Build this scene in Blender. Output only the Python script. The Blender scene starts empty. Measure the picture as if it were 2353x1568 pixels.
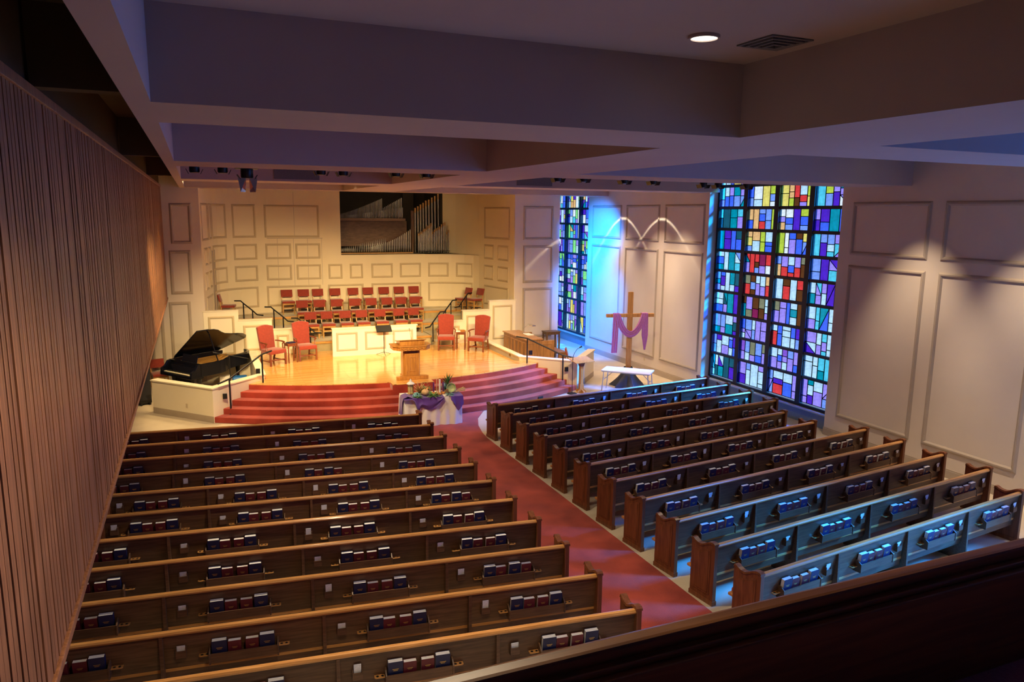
import bpy, bmesh, math, random
from mathutils import Vector, Matrix
random.seed(7)
S = bpy.context.scene
COL = S.collection
pi = math.pi

# ------------------------------------------------------------------ camera
CW, CH, FPX = 2353.0, 1568.0, 1711.3
YAW, PITCH, ROLL = 0.400413, 0.169173, -0.0104327
EYE = Vector((0.0, 0.0, 5.5))
_f = Vector((math.sin(YAW)*math.cos(PITCH), math.cos(YAW)*math.cos(PITCH), -math.sin(PITCH)))
_r = Vector((math.cos(YAW), -math.sin(YAW), 0.0))
_d = _f.cross(_r)
_r2 = _r*math.cos(ROLL) + _d*math.sin(ROLL)
_d2 = -_r*math.sin(ROLL) + _d*math.cos(ROLL)
cam_d = bpy.data.cameras.new('camera')
cam = bpy.data.objects.new('camera', cam_d); COL.objects.link(cam)
cam_d.sensor_width = 36.0; cam_d.lens = FPX/CW*36.0; cam_d.clip_start = 0.05; cam_d.clip_end = 200
mw = Matrix(((_r2.x, -_d2.x, -_f.x, EYE.x), (_r2.y, -_d2.y, -_f.y, EYE.y), (_r2.z, -_d2.z, -_f.z, EYE.z), (0, 0, 0, 1)))
cam.matrix_world = mw
S.camera = cam

# pixel of the photograph -> point on a known plane of the room
def ray(px, py):
    return _r2*((px-CW/2)/FPX) + _d2*((py-CH/2)/FPX) + _f
def atz(px, py, z):
    d = ray(px, py); return EYE + d*((z-EYE.z)/d.z)
def atx(px, py, x):
    d = ray(px, py); return EYE + d*(x/d.x)
def aty(px, py, y):
    d = ray(px, py); return EYE + d*(y/d.y)

# ------------------------------------------------------------------ world, sun, exposure
S.view_settings.view_transform = 'Standard'
S.view_settings.look = 'None'
S.view_settings.gamma = 1.0
S.view_settings.exposure = 0.0
S.view_settings.use_curve_mapping = False
S.cycles.max_bounces = 7; S.cycles.glossy_bounces = 3; S.cycles.caustics_reflective = False; S.cycles.caustics_refractive = False
W = bpy.data.worlds.new('sky'); S.world = W; W.use_nodes = True
bg = W.node_tree.nodes['Background']
bg.inputs[0].default_value = (0.72, 0.86, 1.0, 1); bg.inputs[1].default_value = 1.25

def lamp(kind, name, loc, energy, color, target=None, **kw):
    l = bpy.data.lights.new(name, kind); l.energy = energy; l.color = color
    for k, v in kw.items(): setattr(l, k, v)
    o = bpy.data.objects.new(name, l); COL.objects.link(o); o.location = loc
    if target is not None:
        o.rotation_euler = (Vector(target)-Vector(loc)).to_track_quat('-Z', 'Y').to_euler()
    return o
# daylight falling through the coloured windows on the right
SUN_DIR = Vector((-0.70, 0.36, -0.56))
sun = lamp('SUN', 'daylight_sun', (30, -15, 25), 46.0, (0.03, 0.38, 1.0), angle=math.radians(14))
sun.rotation_euler = SUN_DIR.to_track_quat('-Z', 'Y').to_euler()
# added area lamp, extra blue fill outside the nearest window bay (beside the photographer, out of frame)
lamp('AREA', 'bay_fill_lamp', (15.6, 3.6, 3.9), 1050, (0.03, 0.28, 1.0), (0, 5.2, 2.6), shape='RECTANGLE', size=5.2, size_y=6.0)
# portals that guide the sky light through the window openings
for y0 in (13.95, 26.8):
    p = lamp('AREA', 'window_portal', (15.35, y0+2.6, 3.5), 1.0, (1, 1, 1), (0, y0+2.6, 3.5), shape='RECTANGLE', size=5.4, size_y=6.2)
    p.data.cycles.is_portal = True
WARM = (1.0, 0.70, 0.32)
# stage lighting: the theatrical fixtures hanging behind the second beam
def stage_spot(a, b, e, size=44, col=WARM): lamp('SPOT', 'stage_spot', a, e*1.3, col, b, spot_size=math.radians(size), spot_blend=0.8, shadow_soft_size=0.12)
for a, b, e, sz in [((0.1, 14.7, 5.95), (0.2, 23.0, 0.8), 1500, 48), ((1.0, 14.7, 5.95), (3.0, 25.2, 1.4), 1500, 44), ((2.2, 14.7, 5.95), (4.4, 23.5, 0.9), 1300, 44),
               ((2.9, 14.7, 5.95), (6.0, 28.5, 1.0), 2000, 38), ((4.0, 14.7, 5.95), (7.0, 24.0, 0.9), 1300, 44), ((3.3, 14.7, 5.95), (5.5, 20.5, 0.6), 700, 50),
               ((6.8, 14.7, 5.95), (9.2, 24.0, 1.0), 1500, 46), ((8.2, 14.7, 5.95), (8.0, 28.5, 1.0), 1900, 38), ((7.4, 14.7, 5.95), (2.4, 28.5, 1.0), 2000, 38),
               ((9.0, 14.7, 5.95), (12.2, 22.0, 0.8), 900, 50)]:
    stage_spot(a, b, e, sz)
# overhead stage spots in the coffer above the steps and stage
for x, y, e in ((2.2, 22.4, 900), (4.0, 23.2, 700), (7.2, 23.2, 700), (9.2, 22.4, 900), (1.2, 20.8, 700), (10.4, 20.8, 600), (-0.0, 22.0, 700)):
    stage_spot((x, y, 6.72), (x, y-0.2, 0), e*0.55, 96)
# added blue spots without a known source, washing the wall beside the far window
BLUE = (0.0, 0.20, 1.0)
for zt in (4.5, 1.4): lamp('SPOT', 'added_blue_spot', (11.0, 22.5, 5.9), 9500, BLUE, (14.6, 25.75, zt), spot_size=math.radians(40), spot_blend=1.0, shadow_soft_size=0.15)
lamp('SPOT', 'added_blue_spot', (13.7, 25.4, 6.1), 2200, BLUE, (13.7, 28.6, 0.0), spot_size=math.radians(66), spot_blend=0.8, shadow_soft_size=0.15)
# ------------------------------------------------------------------ materials
MATS = {}
def newmat(name):
    m = bpy.data.materials.new(name); m.use_nodes = True
    n = m.node_tree; b = n.nodes['Principled BSDF']; MATS[name] = m
    return m, n, b
def rgba(c): return (c[0], c[1], c[2], 1)
def mix(c, k): return tuple(min(1, x*k) for x in c)
def plain(name, c, rough=0.5, metal=0.0, var=0.08, scale=6.0, bump=0.0, spec=0.5, sheen=0.0, coat=0.0):
    m, n, b = newmat(name)
    tc = n.nodes.new('ShaderNodeTexCoord'); no = n.nodes.new('ShaderNodeTexNoise')
    no.inputs['Scale'].default_value = scale; no.inputs['Detail'].default_value = 4
    n.links.new(tc.outputs['Object'], no.inputs['Vector'])
    cr = n.nodes.new('ShaderNodeValToRGB')
    cr.color_ramp.elements[0].position = 0.3; cr.color_ramp.elements[1].position = 0.7
    cr.color_ramp.elements[0].color = rgba(mix(c, 1-var)); cr.color_ramp.elements[1].color = rgba(mix(c, 1+var))
    n.links.new(no.outputs['Fac'], cr.inputs['Fac']); n.links.new(cr.outputs['Color'], b.inputs['Base Color'])
    b.inputs['Roughness'].default_value = rough; b.inputs['Metallic'].default_value = metal
    b.inputs['Specular IOR Level'].default_value = spec
    if sheen: b.inputs['Sheen Weight'].default_value = sheen
    if coat: b.inputs['Coat Weight'].default_value = coat
    if bump:
        bp = n.nodes.new('ShaderNodeBump'); bp.inputs['Strength'].default_value = bump; bp.inputs['Distance'].default_value = 0.01
        n2 = n.nodes.new('ShaderNodeTexNoise'); n2.inputs['Scale'].default_value = scale*12; n.links.new(tc.outputs['Object'], n2.inputs['Vector'])
        n.links.new(n2.outputs['Fac'], bp.inputs['Height']); n.links.new(bp.outputs['Normal'], b.inputs['Normal'])
    return m
def wood(name, dark, light, rough=0.35, stretch=(1, 14, 14), scale=2.2, coat=0.0):
    m, n, b = newmat(name)
    tc = n.nodes.new('ShaderNodeTexCoord'); mp = n.nodes.new('ShaderNodeMapping')
    mp.inputs['Scale'].default_value = stretch
    n.links.new(tc.outputs['Object'], mp.inputs['Vector'])
    no = n.nodes.new('ShaderNodeTexNoise'); no.inputs['Scale'].default_value = scale; no.inputs['Detail'].default_value = 6; no.inputs['Distortion'].default_value = 0.6
    n.links.new(mp.outputs['Vector'], no.inputs['Vector'])
    cr = n.nodes.new('ShaderNodeValToRGB')
    cr.color_ramp.elements[0].position = 0.32; cr.color_ramp.elements[1].position = 0.68
    cr.color_ramp.elements[0].color = rgba(dark); cr.color_ramp.elements[1].color = rgba(light)
    n.links.new(no.outputs['Fac'], cr.inputs['Fac'])
    oi = n.nodes.new('ShaderNodeObjectInfo'); hv = n.nodes.new('ShaderNodeHueSaturation')
    mr = n.nodes.new('ShaderNodeMapRange'); mr.inputs['To Min'].default_value = 0.86; mr.inputs['To Max'].default_value = 1.14
    n.links.new(oi.outputs['Random'], mr.inputs['Value']); n.links.new(mr.outputs['Result'], hv.inputs['Value'])
    n.links.new(cr.outputs['Color'], hv.inputs['Color']); n.links.new(hv.outputs['Color'], b.inputs['Base Color'])
    b.inputs['Roughness'].default_value = rough
    if coat: b.inputs['Coat Weight'].default_value = coat; b.inputs['Coat Roughness'].default_value = 0.1
    return m
def carpet(name, dark, light, scale=4.0):
    m, n, b = newmat(name)
    tc = n.nodes.new('ShaderNodeTexCoord')
    a = n.nodes.new('ShaderNodeTexNoise'); a.inputs['Scale'].default_value = scale; a.inputs['Detail'].default_value = 3
    c = n.nodes.new('ShaderNodeTexNoise'); c.inputs['Scale'].default_value = 90; c.inputs['Detail'].default_value = 2
    mx = n.nodes.new('ShaderNodeMath'); mx.operation = 'MULTIPLY_ADD'; mx.inputs[1].default_value = 0.45
    for q in (a, c): n.links.new(tc.outputs['Object'], q.inputs['Vector'])
    n.links.new(c.outputs['Fac'], mx.inputs[0]); n.links.new(a.outputs['Fac'], mx.inputs[2])
    cr = n.nodes.new('ShaderNodeValToRGB'); cr.color_ramp.elements[0].position = 0.45; cr.color_ramp.elements[1].position = 0.95
    cr.color_ramp.elements[0].color = rgba(dark); cr.color_ramp.elements[1].color = rgba(light)
    n.links.new(mx.outputs[0], cr.inputs['Fac']); n.links.new(cr.outputs['Color'], b.inputs['Base Color'])
    b.inputs['Roughness'].default_value = 0.95; b.inputs['Specular IOR Level'].default_value = 0.1
    b.inputs['Sheen Weight'].default_value = 0.3
    bp = n.nodes.new('ShaderNodeBump'); bp.inputs['Strength'].default_value = 0.4; bp.inputs['Distance'].default_value = 0.01
    n.links.new(c.outputs['Fac'], bp.inputs['Height']); n.links.new(bp.outputs['Normal'], b.inputs['Normal'])
    return m
def planks(name):
    m, n, b = newmat(name)
    tc = n.nodes.new('ShaderNodeTexCoord'); br = n.nodes.new('ShaderNodeTexBrick')
    br.inputs['Scale'].default_value = 1.0; br.inputs['Brick Width'].default_value = 1.3; br.inputs['Row Height'].default_value = 0.083
    br.inputs['Mortar Size'].default_value = 0.0022; br.inputs['Color1'].default_value = (0.66, 0.33, 0.085, 1); br.inputs['Color2'].default_value = (0.80, 0.45, 0.14, 1)
    br.inputs['Mortar'].default_value = (0.40, 0.19, 0.045, 1)
    n.links.new(tc.outputs['Object'], br.inputs['Vector'])
    n.links.new(br.outputs['Color'], b.inputs['Base Color']); b.inputs['Roughness'].default_value = 0.16
    b.inputs['Coat Weight'].default_value = 0.6; b.inputs['Coat Roughness'].default_value = 0.08
    return m
def glass(name, c):
    m = bpy.data.materials.new(name); m.use_nodes = True; n = m.node_tree
    for q in list(n.nodes): n.nodes.remove(q)
    out = n.nodes.new('ShaderNodeOutputMaterial'); tr = n.nodes.new('ShaderNodeBsdfTransparent'); gl = n.nodes.new('ShaderNodeBsdfGlossy')
    gl.inputs['Roughness'].default_value = 0.25; gl.inputs['Color'].default_value = (0.5, 0.5, 0.5, 1)
    ms = n.nodes.new('ShaderNodeMixShader'); ms.inputs[0].default_value = 0.03
    tc = n.nodes.new('ShaderNodeTexCoord'); no = n.nodes.new('ShaderNodeTexNoise'); no.inputs['Scale'].default_value = 5.0; no.inputs['Detail'].default_value = 3; no.inputs['Distortion'].default_value = 1.5
    n.links.new(tc.outputs['Object'], no.inputs['Vector'])
    cr = n.nodes.new('ShaderNodeValToRGB'); cr.color_ramp.elements[0].position = 0.3; cr.color_ramp.elements[1].position = 0.7
    s = tuple(math.sqrt(x) for x in c)                     # light crosses two faces of the pane
    cr.color_ramp.elements[0].color = rgba(mix(s, 0.86)); cr.color_ramp.elements[1].color = rgba(mix(s, 1.06))
    n.links.new(no.outputs['Fac'], cr.inputs['Fac']); n.links.new(cr.outputs['Color'], tr.inputs['Color'])
    n.links.new(tr.outputs[0], ms.inputs[1]); n.links.new(gl.outputs[0], ms.inputs[2]); n.links.new(ms.outputs[0], out.inputs[0])
    MATS[name] = m; return m
def emit(name, c, k):
    m, n, b = newmat(name); b.inputs['Base Color'].default_value = rgba(c)
    b.inputs['Emission Color'].default_value = rgba(c); b.inputs['Emission Strength'].default_value = k
    return m
plain('wall_paint', (0.66, 0.58, 0.50), 0.75, var=0.03, scale=1.2, spec=0.2)
plain('cream_paint', (0.82, 0.75, 0.60), 0.6, var=0.03, scale=1.2, spec=0.3)
plain('chancel_paint', (0.80, 0.70, 0.50), 0.7, var=0.03, scale=1.2, spec=0.2)
plain('trim_paint', (0.42, 0.35, 0.28), 0.6, var=0.03, spec=0.3)
plain('chancel_trim', (0.56, 0.46, 0.30), 0.6, var=0.03, spec=0.3)
plain('sill_wall', (0.20, 0.27, 0.36), 0.6, var=0.04)  # slate blue puts the blue light on these low walls into their colour
plain('ceiling_paint', (0.47, 0.385, 0.375), 0.8, var=0.03, scale=1.0, spec=0.1)
plain('recess_shade_brown', (0.10, 0.07, 0.04), 0.85, var=0.05, scale=1.0, spec=0.1)  # dark brown has the shade of the unlit ceiling recess in its colour
plain('grille_grey', (0.16, 0.16, 0.18), 0.8, var=0.1, scale=40)
carpet('beige_carpet', (0.42, 0.34, 0.24), (0.66, 0.56, 0.42), 0.8)
carpet('red_carpet', (0.20, 0.020, 0.013), (0.46, 0.065, 0.040), 1.6)
carpet('choir_carpet', (0.34, 0.27, 0.14), (0.52, 0.43, 0.25), 2.0)
carpet('balcony_carpet', (0.16, 0.03, 0.08), (0.26, 0.06, 0.13), 2.0)
planks('stage_planks')
wood('pew_oak', (0.075, 0.034, 0.016), (0.155, 0.078, 0.038), 0.42, (1.2, 16, 16))
wood('pew_end_oak', (0.12, 0.038, 0.014), (0.22, 0.075, 0.028), 0.33, (14, 14, 1.2))
wood('lit_rail_oak', (0.42, 0.185, 0.05), (0.62, 0.31, 0.10), 0.24, (1.0, 16, 16), coat=0.3)  # lighter oak, brightened further to carry warm light on the pew rails
wood('slat_wood', (0.22, 0.085, 0.038), (0.44, 0.195, 0.09), 0.45, (9, 9, 0.5), 3.0)
wood('honey_oak', (0.34, 0.14, 0.026), (0.54, 0.25, 0.055), 0.3, (10, 10, 1.2), coat=0.2)
wood('nosing_oak', (0.45, 0.21, 0.05), (0.62, 0.32, 0.09), 0.35, (1, 12, 12))
wood('chair_oak', (0.44, 0.22, 0.06), (0.60, 0.33, 0.10), 0.35, (8, 8, 1))
wood('mahogany', (0.13, 0.035, 0.016), (0.26, 0.075, 0.032), 0.28, (8, 8, 1), coat=0.2)
wood('organ_walnut', (0.30, 0.14, 0.055), (0.47, 0.24, 0.10), 0.32, (9, 9, 1))
wood('dark_walnut', (0.09, 0.045, 0.02), (0.17, 0.085, 0.04), 0.35, (9, 9, 1))
wood('balcony_wood', (0.10, 0.034, 0.009), (0.20, 0.074, 0.019), 0.36, (0.8, 14, 14), coat=0.1)
wood('cross_wood', (0.46, 0.20, 0.045), (0.68, 0.34, 0.09), 0.5, (8, 8, 0.9))
plain('red_fabric', (0.27, 0.032, 0.018), 0.85, var=0.12, scale=14, bump=0.2, sheen=0.3)
plain('cushion_red', (0.36, 0.035, 0.03), 0.9, var=0.1, scale=10, sheen=0.3)
plain('navy_cover', (0.008, 0.013, 0.065), 0.5, var=0.12, scale=12)
plain('burgundy_cover', (0.12, 0.011, 0.020), 0.5, var=0.12, scale=12)
plain('gilt', (0.55, 0.38, 0.12), 0.4, 0.8)
plain('page_white', (0.88, 0.87, 0.84), 0.8, var=0.03, scale=60)
plain('card_paper', (0.78, 0.80, 0.84), 0.7, var=0.12, scale=60)
plain('black_lacquer', (0.005, 0.006, 0.012), 0.16, var=0.02, spec=0.4)
plain('piano_gold', (0.62, 0.36, 0.11), 0.35, 0.55, var=0.1)
plain('ivory', (0.86, 0.80, 0.66), 0.35, var=0.02)
plain('black_metal', (0.012, 0.012, 0.014), 0.4, 0.3, var=0.05)
plain('steel', (0.55, 0.55, 0.56), 0.3, 0.9, var=0.05)
plain('chrome', (0.75, 0.75, 0.76), 0.15, 1.0, var=0.02)
plain('pipe_metal', (0.52, 0.50, 0.47), 0.34, 0.85, var=0.12, scale=3)
plain('pipe_copper', (0.55, 0.33, 0.15), 0.35, 0.7, var=0.1)
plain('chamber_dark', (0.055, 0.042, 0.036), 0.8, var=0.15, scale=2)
wood('chamber_wood', (0.14, 0.075, 0.05), (0.22, 0.12, 0.08), 0.5, (2, 8, 8))
plain('white_cloth', (0.86, 0.85, 0.86), 0.9, var=0.02, sheen=0.2)
plain('purple_cloth', (0.105, 0.035, 0.30), 0.6, var=0.1, scale=8, sheen=0.4)
plain('lilac_cloth', (0.46, 0.15, 0.42), 0.8, var=0.12, scale=20, sheen=0.3)
plain('black_cloth', (0.008, 0.009, 0.016), 0.6, var=0.1, sheen=0.2)
plain('white_plastic', (0.85, 0.85, 0.86), 0.4, var=0.02)
plain('bronze_frame', (0.012, 0.013, 0.020), 0.5, 0.2, var=0.1)
plain('lead', (0.01, 0.01, 0.014), 0.6, 0.2, var=0.1)
plain('sill_paint', (0.42, 0.44, 0.47), 0.5, var=0.03)
plain('leaf_green', (0.10, 0.22, 0.06), 0.6, var=0.35, scale=20)
plain('leaf_blue', (0.17, 0.33, 0.35), 0.6, var=0.3, scale=20)
plain('flower_teal', (0.22, 0.52, 0.58), 0.8, var=0.25, scale=30)
plain('gourd_orange', (0.72, 0.30, 0.09), 0.45, var=0.2, scale=8)
plain('gourd_tan', (0.74, 0.48, 0.24), 0.5, var=0.2, scale=8)
plain('wicker', (0.32, 0.18, 0.07), 0.8, var=0.4, scale=60)
plain('wheat', (0.70, 0.52, 0.16), 0.7, var=0.3, scale=40)
plain('green_bowl', (0.42, 0.50, 0.26), 0.4, var=0.2, scale=10)
plain('candle_white', (0.9, 0.88, 0.86), 0.5, var=0.01)
plain('candle_purple', (0.16, 0.03, 0.22), 0.5, var=0.02)
plain('lantern_gold', (0.62, 0.44, 0.16), 0.35, 0.6, var=0.15)
plain('lantern_glass', (0.75, 0.62, 0.30), 0.15, var=0.1)
plain('blue_plastic', (0.02, 0.16, 0.55), 0.4, var=0.1)
plain('beige_plastic', (0.55, 0.47, 0.34), 0.5, var=0.02)
emit('lamp_glow', (1.0, 0.92, 0.72), 3.5)
GL = dict(blue=(0.06, 0.15, 0.95), indigo=(0.09, 0.02, 0.55), lavender=(0.40, 0.28, 0.92), sky=(0.58, 0.80, 1.0), teal=(0.0, 0.30, 0.40),
          dteal=(0.012, 0.10, 0.15), cyan=(0.10, 0.62, 0.80), yellow=(0.98, 0.72, 0.16), amber=(1.0, 0.50, 0.20), red=(0.85, 0.05, 0.05),
          wine=(0.28, 0.015, 0.09), brown=(0.13, 0.04, 0.012), lime=(0.55, 0.66, 0.06), white=(1.0, 0.98, 0.95), purple=(0.27, 0.10, 0.62),
          peri=(0.22, 0.36, 0.92), green=(0.28, 0.85, 0.25), olive=(0.25, 0.24, 0.14))
for k, v in GL.items(): glass('glass_'+k, v)

# ------------------------------------------------------------------ mesh builder
class MB:
    def __init__(s): s.v = []; s.f = []
    def add(s, vs, fs):
        o = len(s.v); s.v += [tuple(p) for p in vs]; s.f += [tuple(i+o for i in q) for q in fs]; return s
    def box(s, x0, x1, y0, y1, z0, z1):
        return s.add([(x0, y0, z0), (x1, y0, z0), (x1, y1, z0), (x0, y1, z0), (x0, y0, z1), (x1, y0, z1), (x1, y1, z1), (x0, y1, z1)],
                     [(3, 2, 1, 0), (4, 5, 6, 7), (0, 1, 5, 4), (1, 2, 6, 5), (2, 3, 7, 6), (3, 0, 4, 7)])
    def hexa(s, b, t):      # four bottom, four top points
        return s.add(list(b)+list(t), [(3, 2, 1, 0), (4, 5, 6, 7), (0, 1, 5, 4), (1, 2, 6, 5), (2, 3, 7, 6), (3, 0, 4, 7)])
    def ext(s, poly, vec):  # extrude a 3-D polygon
        n = len(poly); vec = Vector(vec); a = [Vector(p) for p in poly]
        return s.add(a+[p+vec for p in a], [tuple(range(n-1, -1, -1)), tuple(range(n, 2*n))]+[(i, (i+1) % n, n+(i+1) % n, n+i) for i in range(n)])
    def bar(s, a, b, w, h, up=(0, 0, 1)):   # rectangular bar from a to b
        a = Vector(a); b = Vector(b); d = (b-a).normalized(); up = Vector(up)
        if abs(d.dot(up)) > 0.99: up = Vector((0, 1, 0))
        x = d.cross(up).normalized()*(w/2); y = x.cross(d).normalized()*(h/2)
        return s.hexa([a-x-y, a+x-y, b+x-y, b-x-y], [a-x+y, a+x+y, b+x+y, b-x+y])
    def tube(s, pts, r, n=8, cap=True):
        pts = [Vector(p) for p in pts]; R = r if isinstance(r, (list, tuple)) else [r]*len(pts); o = len(s.v); prev = None
        for i, p in enumerate(pts):
            d = (pts[min(i+1, len(pts)-1)]-pts[max(i-1, 0)]).normalized()
            if prev is None:
                u = d.cross(Vector((0, 0, 1)))
                if u.length < 1e-3: u = d.cross(Vector((0, 1, 0)))
            else: u = prev-d*prev.dot(d)
            u.normalize(); prev = u; w = d.cross(u)
            for k in range(n):
                a = 2*pi*k/n; s.v.append(tuple(p+(u*math.cos(a)+w*math.sin(a))*R[i]))
        for i in range(len(pts)-1):
            for k in range(n):
                s.f.append((o+i*n+k, o+i*n+(k+1) % n, o+(i+1)*n+(k+1) % n, o+(i+1)*n+k))
        if cap: s.f.append(tuple(o+k for k in range(n-1, -1, -1))); s.f.append(tuple(o+(len(pts)-1)*n+k for k in range(n)))
        return s
    def lathe(s, prof, c=(0, 0, 0), n=16):
        return s.tube([(c[0], c[1], c[2]+z) for r, z in prof], [r for r, z in prof], n) if False else s._lathe(prof, c, n)
    def ring(s, prof, c=(0, 0, 0), n=24):      # lathe without end caps
        s._lathe(prof, c, n); s.f.pop(); s.f.pop(); return s
    def _lathe(s, prof, c, n):
        o = len(s.v)
        for r, z in prof:
            for k in range(n):
                a = 2*pi*k/n; s.v.append((c[0]+r*math.cos(a), c[1]+r*math.sin(a), c[2]+z))
        for i in range(len(prof)-1):
            for k in range(n): s.f.append((o+i*n+k, o+i*n+(k+1) % n, o+(i+1)*n+(k+1) % n, o+(i+1)*n+k))
        s.f.append(tuple(o+k for k in range(n-1, -1, -1))); s.f.append(tuple(o+(len(prof)-1)*n+k for k in range(n)))
        return s
    def grid(s, P):         # rows of points, open sheet
        o = len(s.v); m = len(P[0])
        for r in P: s.v += [tuple(p) for p in r]
        for i in range(len(P)-1):
            for k in range(m-1): s.f.append((o+i*m+k, o+i*m+k+1, o+(i+1)*m+k+1, o+(i+1)*m+k))
        return s
    def mesh(s, name, mat, smooth=False, bevel=0.0, solid=0.0):
        me = bpy.data.meshes.new(name); me.from_pydata(s.v, [], s.f)
        bm = bmesh.new(); bm.from_mesh(me)
        if solid: bmesh.ops.solidify(bm, geom=bm.faces[:], thickness=solid)
        bmesh.ops.recalc_face_normals(bm, faces=bm.faces[:])
        if bevel:
            es = [e for e in bm.edges if len(e.link_faces) == 2 and e.calc_face_angle(0) > 0.5]
            bmesh.ops.bevel(bm, geom=es, offset=bevel, segments=2, affect='EDGES', profile=0.6)
        bm.to_mesh(me); bm.free()
        if smooth:
            for p in me.polygons: p.use_smooth = True
            try: me.set_sharp_from_angle(angle=math.radians(40))
            except Exception: pass
        me.materials.append(MATS[mat]); return me
    def build(s, name, mat, parent=None, **kw): return link(name, s.mesh(name, mat, **kw), parent)
def link(name, me, parent=None):
    o = bpy.data.objects.new(name, me); COL.objects.link(o)
    if parent is not None: o.parent = parent
    return o
def tag(o, label=None, cat=None, group=None, kind=None):
    if label: o['label'] = label
    if cat: o['category'] = cat
    if group: o['group'] = group
    if kind: o['kind'] = kind
    return o
def empty(name, loc=(0, 0, 0), rz=0.0, label=None, cat=None, group=None):
    o = bpy.data.objects.new(name, None); COL.objects.link(o); o.location = loc; o.rotation_euler = (0, 0, rz); o.empty_display_size = 0.1
    return tag(o, label, cat, group)
KIDS = {}
def clone(o, parent=None):
    c = o.copy(); COL.objects.link(c)
    if parent is not None: c.parent = parent
    for ch in o.children: clone(ch, c)
    return c
def struct(o): o['kind'] = 'structure'; return o
ORD = ['first', 'second', 'third', 'fourth', 'fifth', 'sixth', 'seventh', 'eighth', 'ninth', 'tenth', 'eleventh', 'twelfth']

# picture-frame moulding on a vertical wall whose plan is a list of (x, y) points; n = side the room is on
def path_at(path, s):
    for (a, b) in zip(path[:-1], path[1:]):
        a = Vector(a); b = Vector(b); L = (b-a).length
        if s <= L+1e-6 or (b[0], b[1]) == tuple(path[-1]):
            t = (b-a)/L; return a+t*s, Vector((t.y, -t.x))
        s -= L
def frame_on(path, s0, s1, z0, z1, parent, w=0.075, d=0.03, mat='trim_paint', arch=0.0):
    n = max(1, int(abs(s1-s0)/0.25)) if len(path) > 2 else 1
    m = MB()
    def P(s, z, o):
        p, nn = path_at(path, s); q = p+nn*o; return (q.x, q.y, z)
    def strip(sa, za, sb, zb, sc, zc, sd, zd):   # outer a-b, inner d-c ; ridge profile
        for fr0, fr1, o0, o1 in ((0, .35, 0.006, d), (.35, .65, d, d), (.65, 1, d, 0.006)):
            def L(s_o, z_o, s_i, z_i, f): return s_o+(s_i-s_o)*f, z_o+(z_i-z_o)*f
            A = L(sa, za, sd, zd, fr0); B = L(sb, zb, sc, zc, fr0); C = L(sb, zb, sc, zc, fr1); D = L(sa, za, sd, zd, fr1)
            m.hexa([P(A[0], A[1], 0), P(B[0], B[1], 0), P(C[0], C[1], 0), P(D[0], D[1], 0)],
                   [P(A[0], A[1], o0), P(B[0], B[1], o0), P(C[0], C[1], o1), P(D[0], D[1], o1)])
    for i in range(n):
        f0, f1 = i/n, (i+1)/n
        so0, so1 = s0+(s1-s0)*f0, s0+(s1-s0)*f1; si0, si1 = s0+w+(s1-s0-2*w)*f0, s0+w+(s1-s0-2*w)*f1
        strip(so0, z1, so1, z1, si1, z1-w, si0, z1-w); strip(so0, z0, so1, z0, si1, z0+w, si0, z0+w)
    strip(s0, z0, s0, z1, s0+w, z1-w, s0+w, z0+w); strip(s1, z0, s1, z1, s1-w, z1-w, s1-w, z0+w)
    return m.build('panel_molding', mat, parent)
# ================================================================== SETTING
XW, XG = 14.6, 14.95          # right wall face, glass plane
YF, YB = 25.7, 29.5           # front wall, back wall of the chancel
ZB, ZC = 6.2, 6.83            # underside of beams, coffer ceiling
XS = -0.92                    # slatted screen on the left
XL = -3.65                    # outer left wall
CX = 5.55                     # axis of the room
ZS = 0.78                     # stage floor
struct(MB().box(XL-0.3, 15.3, -3, 33, -0.2, 0.0).build('floor', 'beige_carpet'))
# red aisle carpet with its flare towards the steps
fl = [(4.71, -2.9), (6.40, -2.9), (6.40, 16.6), (6.45, 17.1), (6.58, 17.75), (6.82, 18.43), (7.25, 19.12), (7.6, 19.5), (3.5, 19.5), (3.86, 19.12), (4.29, 18.43), (4.53, 17.75), (4.66, 17.1), (4.71, 16.6)]
struct(MB().ext([(x, y, 0.0) for x, y in fl], (0, 0, 0.012)).build('floor_aisle_carpet', 'red_carpet'))
# ---- right wall with three window bays
wr = MB()
for a, b in ((-3, 1.05), (6.2, 13.9), (19.05, 26.75), (31.9, 33)): wr.box(XW, XW+0.55, a, b, 0, 7.0)
for a, b in ((1.05, 6.2), (13.9, 19.05), (26.75, 31.9)): wr.box(XG-0.02, XW+0.55, a, b, 6.75, 7.0)
wall_right = struct(wr.build('wall_right', 'wall_paint'))
pr = [(XW, 33.0), (XW, -3.0)]
for (a, b) in ((26.39, 24.18), (23.86, 21.70), (21.39, 19.23), (13.55, 11.45), (11.13, 9.03), (8.70, 6.55)):
    frame_on(pr, 33-a, 33-b, 4.60, 5.86, wall_right, 0.10, 0.035); frame_on(pr, 33-a, 33-b, 0.56, 4.36, wall_right, 0.10, 0.035)
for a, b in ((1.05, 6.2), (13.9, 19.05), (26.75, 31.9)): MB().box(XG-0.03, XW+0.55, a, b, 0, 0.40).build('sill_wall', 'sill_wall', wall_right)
bb = MB()
for a, b in ((6.2, 13.9), (19.05, 26.75)): bb.box(XW-0.025, XW, a, b, 0, 0.17); bb.box(XW-0.015, XW, a, b, 0.17, 0.20)
struct(bb.build('baseboard_right', 'trim_paint'))
for y, z in ((22.3, 0.42), (9.9, 0.33)):
    t = MB().box(XW-0.012, XW, y-0.04, y+0.04, z-0.06, z+0.06).build('outlet_plate', 'beige_plastic', wall_right, bevel=0.004)

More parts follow.
